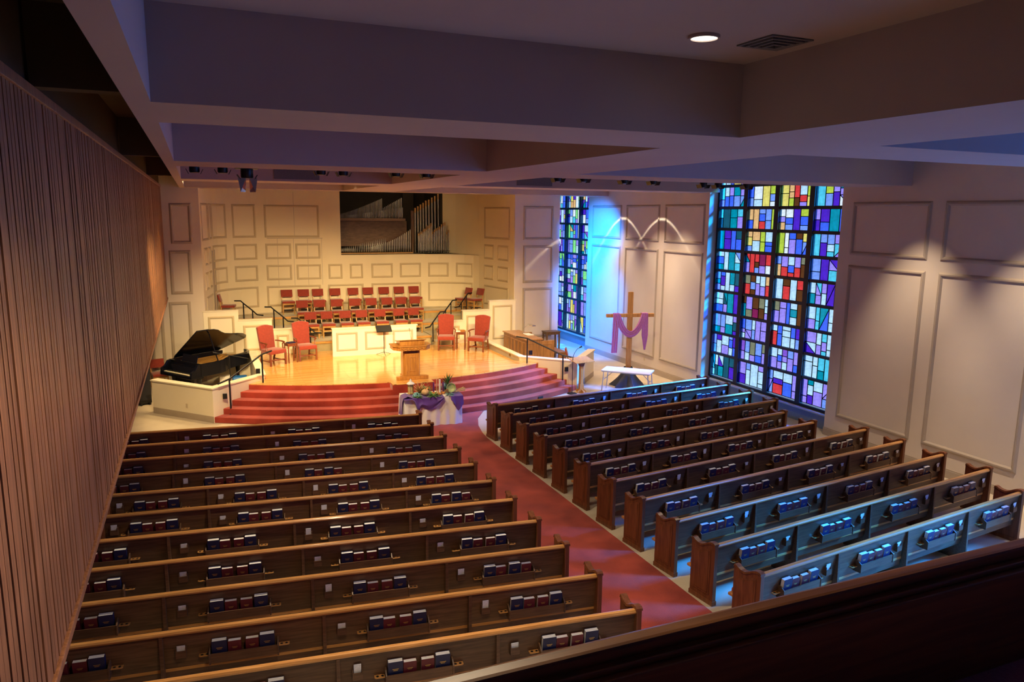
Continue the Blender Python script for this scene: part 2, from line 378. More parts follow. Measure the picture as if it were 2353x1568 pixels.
# ---- stained glass windows
ROWS = [0.507, 1.235, 1.886, 2.534, 3.203, 3.84, 4.463, 5.105, 5.745, 6.39, 6.75]
def palette(w, c, r):
    # c: column counted from the far end, r: row counted from the top
    if w == 3: return ['sky']*6+['cyan']*3+['peri']*3+['white']*2+['lavender']*2+['blue']
    if w == 1: return ['lavender']*4+['blue']*3+['peri']*3+['sky']*4+['white']*2+['green']*2+['yellow', 'cyan', 'teal', 'indigo', 'purple']+(['amber', 'yellow'] if r < 3 else [])
    if c == 0: return ['teal']*4+['dteal']*2+['blue']*3+['indigo']*2+['peri']*2+['sky']*3+['lavender']*3+['cyan']+(['lime', 'amber', 'brown', 'yellow'] if r < 2 else [])
    if c == 3: return ['sky']*5+['lavender']*4+['indigo']*4+['teal']*3+['cyan']*2+['blue']*2+['peri']*2+(['lime', 'white', 'brown'] if r < 2 else [])
    if r < 3: return ['yellow']*4+['amber']*3+['red']*2+['brown']*2+['blue']*4+['peri']*4+['sky']*4+['lavender']*2+['lime']*2+['white']*2+['indigo']
    if r < 6: return ['red']*4+['wine']*2+['amber']*2+['brown']*2+['lavender']*6+['sky']*4+['peri']*3+['blue']*2+['teal', 'olive', 'white']
    return ['lavender']*6+['peri']*4+['blue']*4+['sky']*5+['indigo']*3+['red']*2+['wine']+['olive', 'purple']
def cell(rng, y0, y1, z0, z1):
    """split one light of the window into straight-edged pieces"""
    n = rng.choice([4, 4, 5, 5]); ws = [rng.uniform(0.6, 1.5) for _ in range(n)]; t = sum(ws); out = []; y = y0
    for w in ws:
        ya, yb = y, y+w/t*(y1-y0); y = yb; k = rng.choice([1, 2, 2, 2, 3]); hs = [rng.uniform(0.5, 1.6) for _ in range(k)]; th = sum(hs); z = z0
        for h in hs:
            za, zb = z, z+h/th*(z1-z0); z = zb
            if rng.random() < 0.10 and zb-za > 0.25:
                if rng.random() < .5: out += [[(ya, za), (yb, za), (ya, zb)], [(yb, za), (yb, zb), (ya, zb)]]
                else: out += [[(ya, za), (yb, za), (yb, zb)], [(ya, za), (yb, zb), (ya, zb)]]
            else: out.append([(ya, za), (yb, za), (yb, zb), (ya, zb)])
    return out
def window(num, y0, y1, hidden_cols=(), limit=300):
    rng = random.Random(40+num)
    fr = MB(); ft = 0.09
    fr.box(XG-0.05, XG+0.06, y0, y0+ft, 0.40, 6.75); fr.box(XG-0.05, XG+0.06, y1-ft, y1, 0.40, 6.75)
    fr.box(XG-0.05, XG+0.06, y0+ft, y1-ft, 0.40, ROWS[0])
    root = struct(fr.build('window_%d' % num, 'bronze_frame'))
    MB().box(XG-0.16, XG-0.05, y0, y1, 0.385, 0.43).build('sill', 'sill_paint', root, bevel=0.006)
    cw = (y1-y0)/4.0
    for k in (1, 2, 3): MB().box(XG-0.06, XG+0.06, y0+k*cw-0.085, y0+k*cw+0.085, 0.505, 6.75).build('mullion', 'bronze_frame', root)
    tb = None
    for z in ROWS[1:-1]:
        for k in range(4):
            me = tb or MB().box(-0.045, 0.045, -(cw/2-0.086), cw/2-0.086, -0.035, 0.035).mesh('transom_bar', 'bronze_frame'); tb = me
            o = link('transom_bar', me, root); o.location = (XG, y0+(k+.5)*cw, z)
    rest = {}; panes = []
    for k in range(4):
        col = 3-k
        for r in range(10):
            za, zb = ROWS[9-r]+0.035, ROWS[10-r]-(0.035 if r else 0.0)
            ya, yb = y0+k*cw+0.086, y0+(k+1)*cw-0.086
            ps = cell(rng, ya, yb, za, zb); lead = MB()
            for p in ps:
                c = rng.choice(palette(num, col, max(0, r-1))); panes.append((p, c, k in hidden_cols or r == 0))
                for (a, b) in zip(p, p[1:]+p[:1]):
                    lead.bar((XG, a[0], a[1]), (XG, b[0], b[1]), 0.020, 0.011, up=(1, 0, 0))
            lead.build('lead_came', 'lead', root)
    n = 0
    for p, c, hid in panes:
        if hid or n >= limit:
            m = rest.setdefault(c, MB()); m.ext([(XG-0.004, a, b) for a, b in p], (0.008, 0, 0))
        else:
            ca = (sum(a for a, b in p)/len(p), sum(b for a, b in p)/len(p))
            o = MB().ext([(-0.004, a-ca[0], b-ca[1]) for a, b in p], (0.008, 0, 0)).build('pane', 'glass_'+c, root); o.location = (XG, ca[0], ca[1]); n += 1
    for c, m in rest.items(): m.build('pane_remainder', 'glass_'+c, root)['kind'] = 'stuff'
    return root
window(1, 26.75, 31.9, hidden_cols=(3,))
window(2, 13.9, 19.05)
window(3, 1.05, 6.2, limit=0)

# ---- ceiling: coffers between beams
ce = MB().box(XL-0.3, 15.2, -3, 33, ZC, ZC+0.25)
struct(ce.build('ceiling', 'ceiling_paint'))
for i, (a, b) in enumerate(((-0.9, 0.4), (5.6, 6.85), (12.0, 13.35), (18.6, 19.95), (25.2, 26.3))):
    m = MB().box(-0.22, 4.58, a, b, ZB, ZC); m.box(6.30, XW, a, b, ZB, ZC)
    struct(m.build('ceiling_beam', 'ceiling_paint'))
struct(MB().box(4.58, 6.30, -3, 26.3, ZB, ZC).build('ceiling_beam', 'ceiling_paint'))
struct(MB().box(-0.37, -0.22, -3, 26.0, ZB, ZC).build('ceiling_beam', 'ceiling_paint'))
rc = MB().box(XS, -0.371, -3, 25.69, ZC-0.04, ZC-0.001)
struct(rc.build('ceiling_recess', 'recess_shade_brown'))
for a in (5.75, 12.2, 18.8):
    struct(MB().box(XS, -0.371, a, a+0.16, 6.27, ZC-0.04).build('ceiling_recess_beam', 'recess_shade_brown'))
for x in (2.3, 8.48):
    o = MB().box(x-0.52, x+0.52, 18.575, 18.599, 6.25, 6.52).build('speaker_grille', 'grille_grey', bevel=0.004)
    tag(o, 'grey square speaker grille on beam, %s stage fixtures' % ('left above' if x < 5 else 'right above'), 'grille')

# ---- slatted screen on the left
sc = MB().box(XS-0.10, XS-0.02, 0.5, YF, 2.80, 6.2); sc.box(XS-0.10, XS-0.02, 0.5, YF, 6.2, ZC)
wall_left = struct(sc.build('wall_left', 'recess_shade_brown'))
slat = MB().box(XS-0.02, XS+0.012, 0, 0.078, 2.80, 6.22).mesh('slat', 'slat_wood')
rng = random.Random(3); y = 0.6
while y < YF-0.1:
    o = link('slat', slat, wall_left); o.location = (rng.uniform(-0.004, 0.004), y, 0); y += 0.098
MB().box(XS-0.11, XS+0.035, 0.5, YF, 2.735, 2.80).build('bottom_rail', 'slat_wood', wall_left, bevel=0.008)
MB().box(XS-0.03, XS+0.03, 0.5, YF, 6.20, 6.27).build('top_rail', 'slat_wood', wall_left, bevel=0.006)

# ---- front wall either side of the chancel
wf = MB().box(XL, 0.16, YF, YF+0.3, 0, ZC)
wall_fl = struct(wf.build('wall_front_left', 'wall_paint'))
wf = MB().box(10.95, 12.80, YF, YF+0.3, 0, ZC).box(12.55, 12.80, YF+0.3, 32.9, 0, ZC)
wall_fr = struct(wf.build('wall_front_right', 'wall_paint'))
pf = [(XL, YF), (12.8, YF)]
def fx(px, py): return aty(px, py, YF).x-XL
def fz(px, py): return aty(px, py, YF).z
for (a, b) in ((387, 438),):
    for (za, zb) in ((467, 561), (575.5, 677), (694, 860)):
        frame_on(pf, fx(a, za), fx(b, za), fz(410, zb), fz(410, za), wall_fl, 0.10, 0.03)
frame_on(pf, fx(345, 760), fx(378, 760), fz(410, 860), fz(410, 694), wall_fl, 0.10, 0.03)
for (za, zb) in ((474, 552), (564, 650), (661, 774)):
    frame_on(pf, fx(1203, 500), fx(1272, 500), fz(1240, zb), fz(1240, za), wall_fr, 0.10, 0.03)
struct(MB().box(XL-0.3, XL, -3, 33, 0, 7.0).build('wall_outer_left', 'wall_paint'))
struct(MB().box(XL-0.3, 15.2, -3.3, -3.0, 0, 7.0).build('wall_back', 'wall_paint'))
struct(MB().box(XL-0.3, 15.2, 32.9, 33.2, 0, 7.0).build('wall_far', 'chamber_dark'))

# ---- chancel wall: slanted returns, curved corners, flat back with organ opening
left = [(0.16, YF), (0.60, 28.30), (0.72, 28.62), (1.0, 28.95), (1.45, 29.24), (1.95, 29.43), (2.5, YB)]
right = [(2*CX-x, y) for x, y in reversed(left)]
CP = left+right
ZL = aty(900, 585, YB).z
def seg(m, pts, z0, z1, t=0.15):
    for a, b in zip(pts[:-1], pts[1:]):
        a = Vector(a); b = Vector(b); d = (b-a).normalized(); n = Vector((-d.y, d.x))*t; e = d*0.02
        m.hexa([(a.x, a.y, z0), (b.x, b.y, z0), ((b+n+e).x, (b+n+e).y, z0), ((a+n-e).x, (a+n-e).y, z0)],
               [(a.x, a.y, z1), (b.x, b.y, z1), ((b+n+e).x, (b+n+e).y, z1), ((a+n-e).x, (a+n-e).y, z1)])
XO = aty(782, 520, YB).x
cm = MB(); seg(cm, CP, 0, ZL); seg(cm, left+[(XO, YB)], ZL, ZC); seg(cm, [(10.5, 28.3), (10.94, YF+0.02)], ZL, ZC)
wall_ch = struct(cm.build('wall_chancel', 'chancel_paint'))
def hit_s(px, py):
    d = ray(px, py); s = 0.0; best = None
    for a, b in zip(CP[:-1], CP[1:]):
        ex, ey = b[0]-a[0], b[1]-a[1]; L = math.hypot(ex, ey)
        den = d.x*ey-d.y*ex
        if abs(den) > 1e-9:
            u = (a[0]*d.y-a[1]*d.x)/den            # origin is the eye (0,0)
            u = (d.x*a[1]-d.y*a[0])/(d.y*ex-d.x*ey)
            if -0.001 <= u <= 1.001: best = s+u*L
        s += L
    return best
zr = lambda py: aty(640, py, YB).z
RA, RB, RC, RD = (zr(546), zr(471)), (zr(595.5), zr(560)), (zr(644), zr(609)), (zr(704), zr(657))
def panels(row, cols, py):
    for a, b in cols:
        sa, sb = hit_s(a, py), hit_s(b, py)
        if sa is None or sb is None or sb-sa < 0.12: continue
        frame_on(CP, sa, sb, row[0], row[1], wall_ch, 0.075, 0.028, 'chancel_trim')
LRET = 2.637
for row in (RA,): frame_on(CP, 0.25, 1.45, row[0], row[1], wall_ch, 0.075, 0.028, 'chancel_trim'); frame_on(CP, 1.6, 2.1, row[0], row[1], wall_ch, 0.075, 0.028, 'chancel_trim')
for row in (RB, RC): frame_on(CP, 0.45, 1.05, row[0], row[1], wall_ch, 0.075, 0.028, 'chancel_trim'); frame_on(CP, 1.2, 1.75, row[0], row[1], wall_ch, 0.075, 0.028, 'chancel_trim')
frame_on(CP, 0.45, 1.75, RD[0], RD[1], wall_ch, 0.075, 0.028, 'chancel_trim')
panels(RA, ((485.5, 519), (533, 587), (607, 733)), 510)
panels(RB, ((489, 521), (537, 591), (610, 669), (679, 736)), 578)
panels(RC, ((492, 523), (540, 593), (613, 671), (682, 738), (755, 787), (804, 834), (853.5, 902.5), (919, 967), (984, 1031), (1048, 1087)), 625)
panels(RD, ((495, 595), (614, 738), (755, 836), (854, 968), (984, 1087)), 680)
s_tot = sum(math.hypot(b[0]-a[0], b[1]-a[1]) for a, b in zip(CP[:-1], CP[1:]))
e0 = s_tot-LRET
frame_on(CP, e0+0.42, e0+2.30, RA[0], RA[1], wall_ch, 0.075, 0.028, 'chancel_trim')
for row in (RB, RC): frame_on(CP, e0+0.42, e0+1.15, row[0], row[1], wall_ch, 0.075, 0.028, 'chancel_trim'); frame_on(CP, e0+1.45, e0+2.25, row[0], row[1], wall_ch, 0.075, 0.028, 'chancel_trim')
frame_on(CP, e0+0.42, e0+2.25, RD[0], RD[1], wall_ch, 0.075, 0.028, 'chancel_trim')
# folding panel doors in the back wall: thin joints
jm = MB()
for px, ya, yb in ((605.5, 548, 657), (740, 548, 657), (639, 548, 657), (676, 548, 657), (708, 548, 657), (679, 440, 546)):
    x = aty(px, 600, YB).x; jm.box(x-0.006, x+0.006, YB-0.004, YB+0.01, zr(yb), zr(ya))
jm.box(aty(605, 548, YB).x, aty(741, 548, YB).x, YB-0.004, YB+0.01, zr(548.6), zr(547.4))
jm.build('panel_joint', 'trim_paint', wall_ch)
pp, nn = path_at(CP, 2.2)
dm = MB(); a, _ = path_at(CP, 1.92); b, _ = path_at(CP, 2.6); dd = Vector((b-a)).normalized(); q = Vector((dd.y, -dd.x))*0.012
dm.hexa([(a.x, a.y, 1.68), (b.x, b.y, 1.68), (b.x+q.x, b.y+q.y, 1.68), (a.x+q.x, a.y+q.y, 1.68)], [(a.x, a.y, 4.15), (b.x, b.y, 4.15), (b.x+q.x, b.y+q.y, 4.15), (a.x+q.x, a.y+q.y, 4.15)])
struct(dm.build('door_1', 'trim_paint'))

# ---- organ chamber
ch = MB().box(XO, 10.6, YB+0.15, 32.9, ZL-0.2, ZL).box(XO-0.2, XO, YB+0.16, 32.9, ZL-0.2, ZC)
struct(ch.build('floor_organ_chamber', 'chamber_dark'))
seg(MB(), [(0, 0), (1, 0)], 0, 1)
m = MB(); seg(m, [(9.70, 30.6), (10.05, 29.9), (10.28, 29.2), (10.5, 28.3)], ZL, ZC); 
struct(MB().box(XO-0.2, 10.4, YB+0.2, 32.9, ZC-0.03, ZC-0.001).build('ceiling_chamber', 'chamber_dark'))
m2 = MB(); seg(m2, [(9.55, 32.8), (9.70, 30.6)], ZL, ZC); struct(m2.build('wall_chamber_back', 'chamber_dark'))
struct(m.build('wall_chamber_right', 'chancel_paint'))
# ledge on the curved corner
lp = [(8.6, YB)]+[p for p in right[1:6]]+[(10.28, 29.2), (10.05, 29.9), (9.70, 30.6), (8.6, 30.6)]
struct(MB().ext([(x, y, ZL-0.02) for x, y in lp], (0, 0, 0.02)).build('ledge_chamber', 'chancel_paint'))

# ---- stage, steps, extension
AC = Vector((CX, 29.4)); RAD = [10.42, 10.11, 9.80, 9.49, 9.18]; RIS = ZS/5
def arc_pts(R, clip):
    # arc of the step between the two parapets, whose inner faces run along lines A-E
    out = []; n = 40
    for i in range(n+1):
        a = clip*(2*i/n-1); out.append((AC.x+R*math.sin(a), AC.y-R*math.cos(a)))
    return out
def par_line(y, side):
    # inner face of the stair parapet: from (0.19,20.45) to (1.60,21.80)
    x = 0.19+(y-20.45)*(1.60-0.19)/(21.80-20.45); return x if side < 0 else 2*CX-x
stage = MB()
def clip_angle(R):
    lo, hi = 0.2, 0.8
    for _ in range(40):
        a = (lo+hi)/2; x = AC.x-R*math.sin(a); y = AC.y-R*math.cos(a)
        if x > par_line(y, -1): lo = a
        else: hi = a
    return lo
steps = empty('stage_steps', (CX, 19.5, 0), 0, 'curved red carpeted steps leading up to the wooden stage', 'steps')
SP = []
for k, R in enumerate(RAD):
    a = clip_angle(R); pts = arc_pts(R, a); SP.append(pts)
    zt = RIS*(k+1)-(0.0 if k < 4 else 0.02)
    poly = pts+[(10.2 if k < 4 else 9.5, 22.2), (0.9 if k < 4 else 1.6, 22.2)]
    inner = arc_pts(RAD[k]-0.36, clip_angle(RAD[k]-0.36)) if k < 4 else None
    m = MB()
    back = list(reversed(arc_pts(R-0.40, a))) if k < 4 else list(reversed(arc_pts(R-0.12, a*0.98)))
    m.ext([(x-CX, y-19.5, 0.0) for x, y in pts+back], (0, 0, zt))
    m.build('step', 'red_carpet', steps, bevel=0.018)
# stage floor slab (planks), its front edge on the top riser and a bay for the pulpit
top = SP[4]; z0 = 0.0
poly = [(x, y) for x, y in top]+[(9.36, 22.0), (9.36, YF), (1.62, YF), (1.62, 22.0)]
st = MB().ext([(x, y, ZS-0.022) for x, y in poly], (0, 0, 0.022))
st.box(1.65, 9.35, 22.1, YF, 0.0, ZS-0.03)
struct(st.build('floor_stage', 'stage_planks'))
ex0, ex1 = atz(890, 882, ZS).x, 2*5.47-atz(890, 882, ZS).x
ext_arc = [(x, y) for x, y in arc_pts(RAD[3], 0.5) if ex0 <= x <= ex1]
ext_b = [(x, y+0.36) for x, y in reversed(ext_arc)]
m = MB().ext([(x-CX, y-19.5, 0.0) for x, y in ext_arc+ext_b], (0, 0, ZS-0.024)); m.build('pulpit_bay', 'red_carpet', steps, bevel=0.012)
struct(MB().ext([(x, y-0.012 if i < len(ext_arc) else y, ZS-0.022) for i, (x, y) in enumerate(ext_arc+ext_b)], (0, 0, 0.0225)).build('floor_pulpit_bay', 'stage_planks'))
for px, py in ((734, 969), (1231, 912)):
    g = atz(px, py, 0.07); o = MB().box(-0.1, 0.1, -0.02, 0.0, 0.03, 0.11).build('floor_outlet', 'black_metal', steps, bevel=0.004)
    dv = Vector((g.x-AC.x, g.y-AC.y)).normalized()*(RAD[0]+0.005); o.location = (AC.x+dv.x-CX, AC.y+dv.y-19.5, 0); o.rotation_euler = (0, 0, math.atan2(dv.x, -dv.y))
# parapets either side of the steps
def parapet(side):
    def X(x): return x if side < 0 else 2*CX-x
    pl = [(-1.32, 22.10), (0.19, 20.45), (1.60, 21.80), (1.60, YF)]
    t = 0.16
    # offset inwards (away from the aisle side)
    off = [(-1.20, 22.22), (0.19, 20.69), (1.44, 21.88), (1.44, YF)]
    m = MB(); c = MB(); b = MB(); zt = 0.90
    for i in range(3):
        A, B, C, D = pl[i], pl[i+1], off[i+1], off[i]
        m.hexa([(X(p[0]), p[1], 0) for p in (A, B, C, D)], [(X(p[0]), p[1], zt) for p in (A, B, C, D)])
        g = [(X(p[0]+dx), p[1]+dy) for p, dx, dy in ((A, 0, 0), (B, 0, 0), (C, 0, 0), (D, 0, 0))]
        cx = sum(p[0] for p in g)/4; cy = sum(p[1] for p in g)/4
    oo = 0.03
    pc = [(-1.36, 22.09), (0.19, 20.40), (1.635, 21.785), (1.635, YF)]; oc = [(-1.17, 22.26), (0.19, 20.74), (1.405, 21.90), (1.405, YF)]
    for i in range(3):
        A, B, C, D = pc[i], pc[i+1], oc[i+1], oc[i]
        c.hexa([(X(p[0]), p[1], zt) for p in (A, B, C, D)], [(X(p[0]), p[1], zt+0.04) for p in (A, B, C, D)])
    A, B = pl[0], pl[1]; b.hexa([(X(A[0]), A[1], 0), (X(B[0]), B[1], 0), (X(B[0]), B[1]-0.02, 0), (X(A[0]), A[1]-0.02, 0)], [(X(A[0]), A[1], .17), (X(B[0]), B[1], .17), (X(B[0]), B[1]-0.02, .17), (X(A[0]), A[1]-0.02, .17)])
    r = struct(m.build('wall_parapet_%s' % ('left' if side < 0 else 'right'), 'cream_paint'))
    c.build('cap', 'cream_paint', r, bevel=0.008); b.build('baseboard', 'trim_paint', r)
    return r
par_l = parapet(-1); par_r = parapet(1)
g = atz(437, 926, 0.42)
o = MB().box(-0.035, 0.035, -0.012, 0, -0.055, 0.055).build('outlet_plate', 'beige_plastic', par_l, bevel=0.003); o.location = (-0.45, 21.135, 0.36); o.rotation_euler = (0, 0, math.radians(-47.5))
o = MB().box(-0.06, 0.06, -0.012, 0, -0.04, 0.04).build('outlet_plate', 'gilt', par_r, bevel=0.003); o.location = (9.498, 22.6, 0.84); o.rotation_euler = (0, 0, math.radians(-90))

# ---- choir risers and their stepped side walls
LV = [1.08, 1.38, 1.68]; NY = [25.9, 27.05, 28.2]
for k in range(3):
    y0 = NY[k]; zt = LV[k]; xa, xb = (3.30, 7.75) if k == 0 else ((2.2, 8.9) if k == 1 else (0.62, 10.48))
    zb_ = ZS if k == 0 else LV[k-1]
    y1 = YB if k == 2 else NY[k+1]
    m = MB().box(xa, xb, y0+0.03, y1+(0.05 if k < 2 else -0.4), 0, zt-0.005)
    r = struct(m.build('floor_choir_riser', 'choir_carpet'))
    MB().box(xa-0.02, xb+0.02, y0, y0+0.09, zt-0.075, zt).build('nosing', 'nosing_oak', r, bevel=0.01)
struct(MB().box(0.9, 10.2, YB-0.4, YB, 0, LV[2]+0.02).build('floor_choir_back', 'choir_carpet'))
# side steps and landings between levels
for sd in (-1, 1):
    def X(x): return x if sd < 0 else 2*CX-x
    for (x0, x1, y0, y1, z) in ((2.75, 3.30, 25.45, 26.0, 0.93), (2.45, 3.30, 25.95, 27.05, 1.08), (1.75, 2.75, 26.5, 27.3, 1.23), (1.3, 2.2, 27.0, 28.2, 1.38), (0.9, 1.9, 27.7, 28.3, 1.53)):
        a, b = sorted((X(x0), X(x1)))
        struct(MB().box(a, b, y0, y1, 0, z).build('floor_choir_step', 'choir_carpet', bevel=0.01))
    # white side walls, three heights
    for i, (x0, x1, zt) in enumerate(((0.10, 1.155, 2.29), (1.155, 2.195, 1.96), (2.195, 2.85, 1.60))):
        a, b = sorted((X(x0), X(x1)))
        w = MB().box(a, b, YF-0.02, YF+0.14, 0, zt)
        r = struct(w.build('wall_choir_%s' % ('left' if sd < 0 else 'right'), 'cream_paint'))
        MB().box(a-0.02, b+0.02, YF-0.05, YF+0.17, zt, zt+0.03).build('cap', 'cream_paint', r, bevel=0.006)
        frame_on([(a, YF-0.02), (b, YF-0.02)], 0.13, b-a-0.13, 0.95 if i else 0.85, zt-0.16, r, 0.075, 0.028, 'chancel_trim')
# ---- balcony front rail in the foreground
ZR = 4.3
fp = empty('balcony_rail', (6.8, 1.66, 3.87), 0, 'dark polished wooden balcony rail across the lower right corner', 'railing')
MB().box(-7.6, 7.7, -0.005, 0.05, 0.38, 0.43).build('cap', 'balcony_wood', fp, bevel=0.012)
MB().box(-7.6, 7.7, -0.03, 0.03, 0.365, 0.385).build('bead', 'balcony_wood', fp, bevel=0.006)
MB().box(-7.6, 7.7, -0.055, 0.04, 0.0, 0.365).build('panel', 'balcony_wood', fp, bevel=0.006)
struct(MB().box(XS+0.05, XW, -3, 1.72, 3.6, 3.87).build('floor_balcony', 'balcony_carpet'))
# ================================================================== PEWS
ANG = math.radians(6.5)
def ogee_top(n=1):
    return [(0.0, 0.930), (0.03, 0.946), (0.085, 0.944), (0.14, 0.922), (0.19, 0.890), (0.24, 0.862), (0.29, 0.848), (0.34, 0.850), (0.385, 0.866), (0.42, 0.886), (0.455, 0.888), (0.465, 0.872)]
_end = None
def end_meshes():
    tp = ogee_top(); prof = [(0.0, 0.0)]+[(y, z-0.02) for y, z in tp]+[(0.465, 0.0)]
    a = MB().ext([(-0.033, y, z) for y, z in prof], (0.066, 0, 0)).mesh('end_panel', 'pew_end_oak', bevel=0.006)
    c = MB()
    for p, q in zip(tp[:-1], tp[1:]):
        c.hexa([(-0.045, p[0], p[1]-0.03), (0.045, p[0], p[1]-0.03), (0.045, q[0], q[1]-0.03), (-0.045, q[0], q[1]-0.03)],
               [(-0.040, p[0], p[1]), (0.040, p[0], p[1]), (0.040, q[0], q[1]), (-0.040, q[0], q[1])])
    cp = c.mesh('end_cap', 'pew_end_oak', smooth=True)
    ip = [(0.075, 0.14), (0.395, 0.14), (0.395, 0.74), (0.36, 0.755), (0.32, 0.75), (0.27, 0.752), (0.22, 0.775), (0.17, 0.81), (0.12, 0.835), (0.075, 0.838)]
    i1 = MB().ext([(0, y, z) for y, z in ip], (0.008, 0, 0)); cy = 0.235; cz = 0.46
    i1.ext([(0.008, cy+(y-cy)*0.82, cz+(z-cz)*0.90) for y, z in ip], (0.007, 0, 0))
    ins = i1.mesh('inset_panel', 'pew_end_oak', bevel=0.003)
    bs = MB().box(-0.042, 0.042, -0.008, 0.475, 0, 0.07).mesh('base_block', 'pew_end_oak', bevel=0.006)
    return a, cp, ins, bs
E_M = end_meshes()
def back_y(z): return 0.12-(z-0.30)*0.125
def pew_proto(side, L):
    """pew along local x from the aisle end (0) outwards to side*L; y points to the stage"""
    root = bpy.data.objects.new('pew', None); COL.objects.link(root)
    s = side
    for x, out in ((0.033, -1), (L-0.033, 1)):
        e = link('end_panel', E_M[0], root); e.location = (s*x, 0, 0)
        link('end_cap', E_M[1], e)
        i = link('inset_panel', E_M[2], e); i.location = (0.033*out*s, 0, 0); i.scale = (out*s, 1, 1)
        link('base_block', E_M[3], e)
    def bx(x0, x1, *r): a, b = sorted((s*x0, s*x1)); return (a, b)+r
    x0, x1 = sorted((s*0.066, s*(L-0.066)))
    m = MB().hexa([(x0, back_y(.28), .28), (x1, back_y(.28), .28), (x1, back_y(.28)+.024, .28), (x0, back_y(.28)+.024, .28)],
                  [(x0, back_y(.865), .865), (x1, back_y(.865), .865), (x1, back_y(.865)+.024, .865), (x0, back_y(.865)+.024, .865)])
    m.build('back_panel', 'pew_oak', root)
    prof = [(0.022, 0.862), (0.092, 0.862), (0.096, 0.880), (0.085, 0.900), (0.055, 0.908), (0.030, 0.902), (0.018, 0.882)]
    MB().ext([(x0, y, z) for y, z in prof], (x1-x0, 0, 0)).build('top_rail', 'lit_rail_oak', root, smooth=True)
    MB().box(*bx(0.02, L-0.02), 0.10, 0.565, 0.385, 0.425).build('seat', 'lit_rail_oak', root, bevel=0.008)
    MB().box(*bx(0.07, L-0.07), 0.13, 0.555, 0.425, 0.485).build('seat_cushion', 'cushion_red', root, bevel=0.018)
    sec = L/4
    sup = [(0.028, 0.855), (0.012, 0.30), (0.004, 0.0), (0.47, 0.0), (0.50, 0.385), (0.125, 0.385), (0.115, 0.30), (0.05, 0.855)]
    sm = MB().ext([(-0.02, y, z) for y, z in sup], (0.04, 0, 0)).mesh('support', 'pew_oak', bevel=0.004)
    rb = MB().box(-0.36, 0.36, -0.022, -0.006, 0.49, 0.60); 
    rb.box(-0.36, 0.36, -0.02, 0.088, 0.485, 0.503)
    rackm = rb.mesh('rack_board', 'pew_oak', bevel=0.003)
    ends = MB().ext([(-0.012, y, z) for y, z in ((-0.030, 0.475), (0.097, 0.475), (0.074, 0.655), (0.03, 0.645), (-0.030, 0.605))], (0.018, 0, 0)).mesh('rack_end', 'pew_oak', bevel=0.003)
    holder = MB().box(-0.055, 0.055, 0.025, 0.037, 0.585, 0.66).box(-0.055, -0.045, 0.03, 0.085, 0.58, 0.70).box(0.045, 0.055, 0.03, 0.085, 0.58, 0.70).box(-0.055, 0.055, 0.03, 0.09, 0.575, 0.585).mesh('card_holder', 'pew_oak')
    cup = MB()
    ring = [(-0.06, 0.0), (0.06, 0.0), (0.06, 0.05), (0.045, 0.062), (-0.06, 0.062)]
    cup.ext([(x, 0.09-y, 0.555) for x, y in ring], (0, 0, 0.010))
    cupm = cup.mesh('cup_holder', 'lit_rail_oak'); 
    hole = MB()
    hole.lathe([(0.016, 0.0), (0.016, 0.0125)], (0, 0.059, 0.5535), 10)
    holem = hole.mesh('cup_hole', 'black_metal')
    for k in range(4):
        if k < 3:
            o = link('support', sm, root); o.location = (s*sec*(k+1), 0, 0)
        cx = s*(sec*k+sec*0.505)
        r = link('book_rack', rackm, root); r.location = (cx, 0, 0)
        for q in (-0.366, 0.366):
            e = link('rack_end', ends, r); e.location = (q, 0, 0)
        for q in (-0.43, 0.43):
            c = link('cup_holder', cupm, root); c.location = (cx+q, 0, 0); c.scale = (1 if q > 0 else -1, 1, 1); 
            for hq in (-0.028, 0.026): hh = link('cup_hole', holem, c); hh.location = (hq, 0, 0)
        h = link('card_holder', holder, root); h.location = (s*(sec*(k+1)-0.20), 0, 0)
    return root, sec
# hymnals: cover is the thing, page block its part
def book_mesh(w, h, t, mat):
    c = MB().box(-w/2, w/2, 0, 0.003, 0, h).box(-w/2, w/2, t-0.003, t, 0, h).box(w/2-0.003, w/2, 0.003, t-0.003, 0, h)
    p = MB().box(-w/2+0.004, w/2-0.003, 0.003, t-0.003, 0.003, h-0.004)
    g = MB()
    for zz, ww in ((0.62, 0.42), (0.55, 0.30)): g.box(-w*ww/2, w*ww/2, -0.0006, 0.0, h*zz-0.004, h*zz+0.004)
    return c.mesh('hymnal', mat), p.mesh('pages', 'page_white'), g.mesh('title', 'gilt')
NAVY = book_mesh(0.160, 0.240, 0.060, 'navy_cover'); BURG = book_mesh(0.142, 0.212, 0.052, 'burgundy_cover')
CARD = [MB().box(-0.043*a, 0.043*a, 0, 0.004, 0, 0.155*b).mesh('card', 'card_paper') for a, b in ((1, 1), (0.9, 1.12), (1.0, 0.86))]
FLY = MB().grid([[(x, -0.02*math.sin(i*0.5)-0.03*i*i*0.2, 0.10+0.05*i-0.022*i*i) for x in (-0.045, 0.045)] for i in range(6)]).mesh('card', 'card_paper', solid=0.002)
PRO = {}
rng = random.Random(11)
POSW = ['leftmost', 'second', 'third', 'rightmost']; RKW = ['first', 'second', 'third', 'outermost']
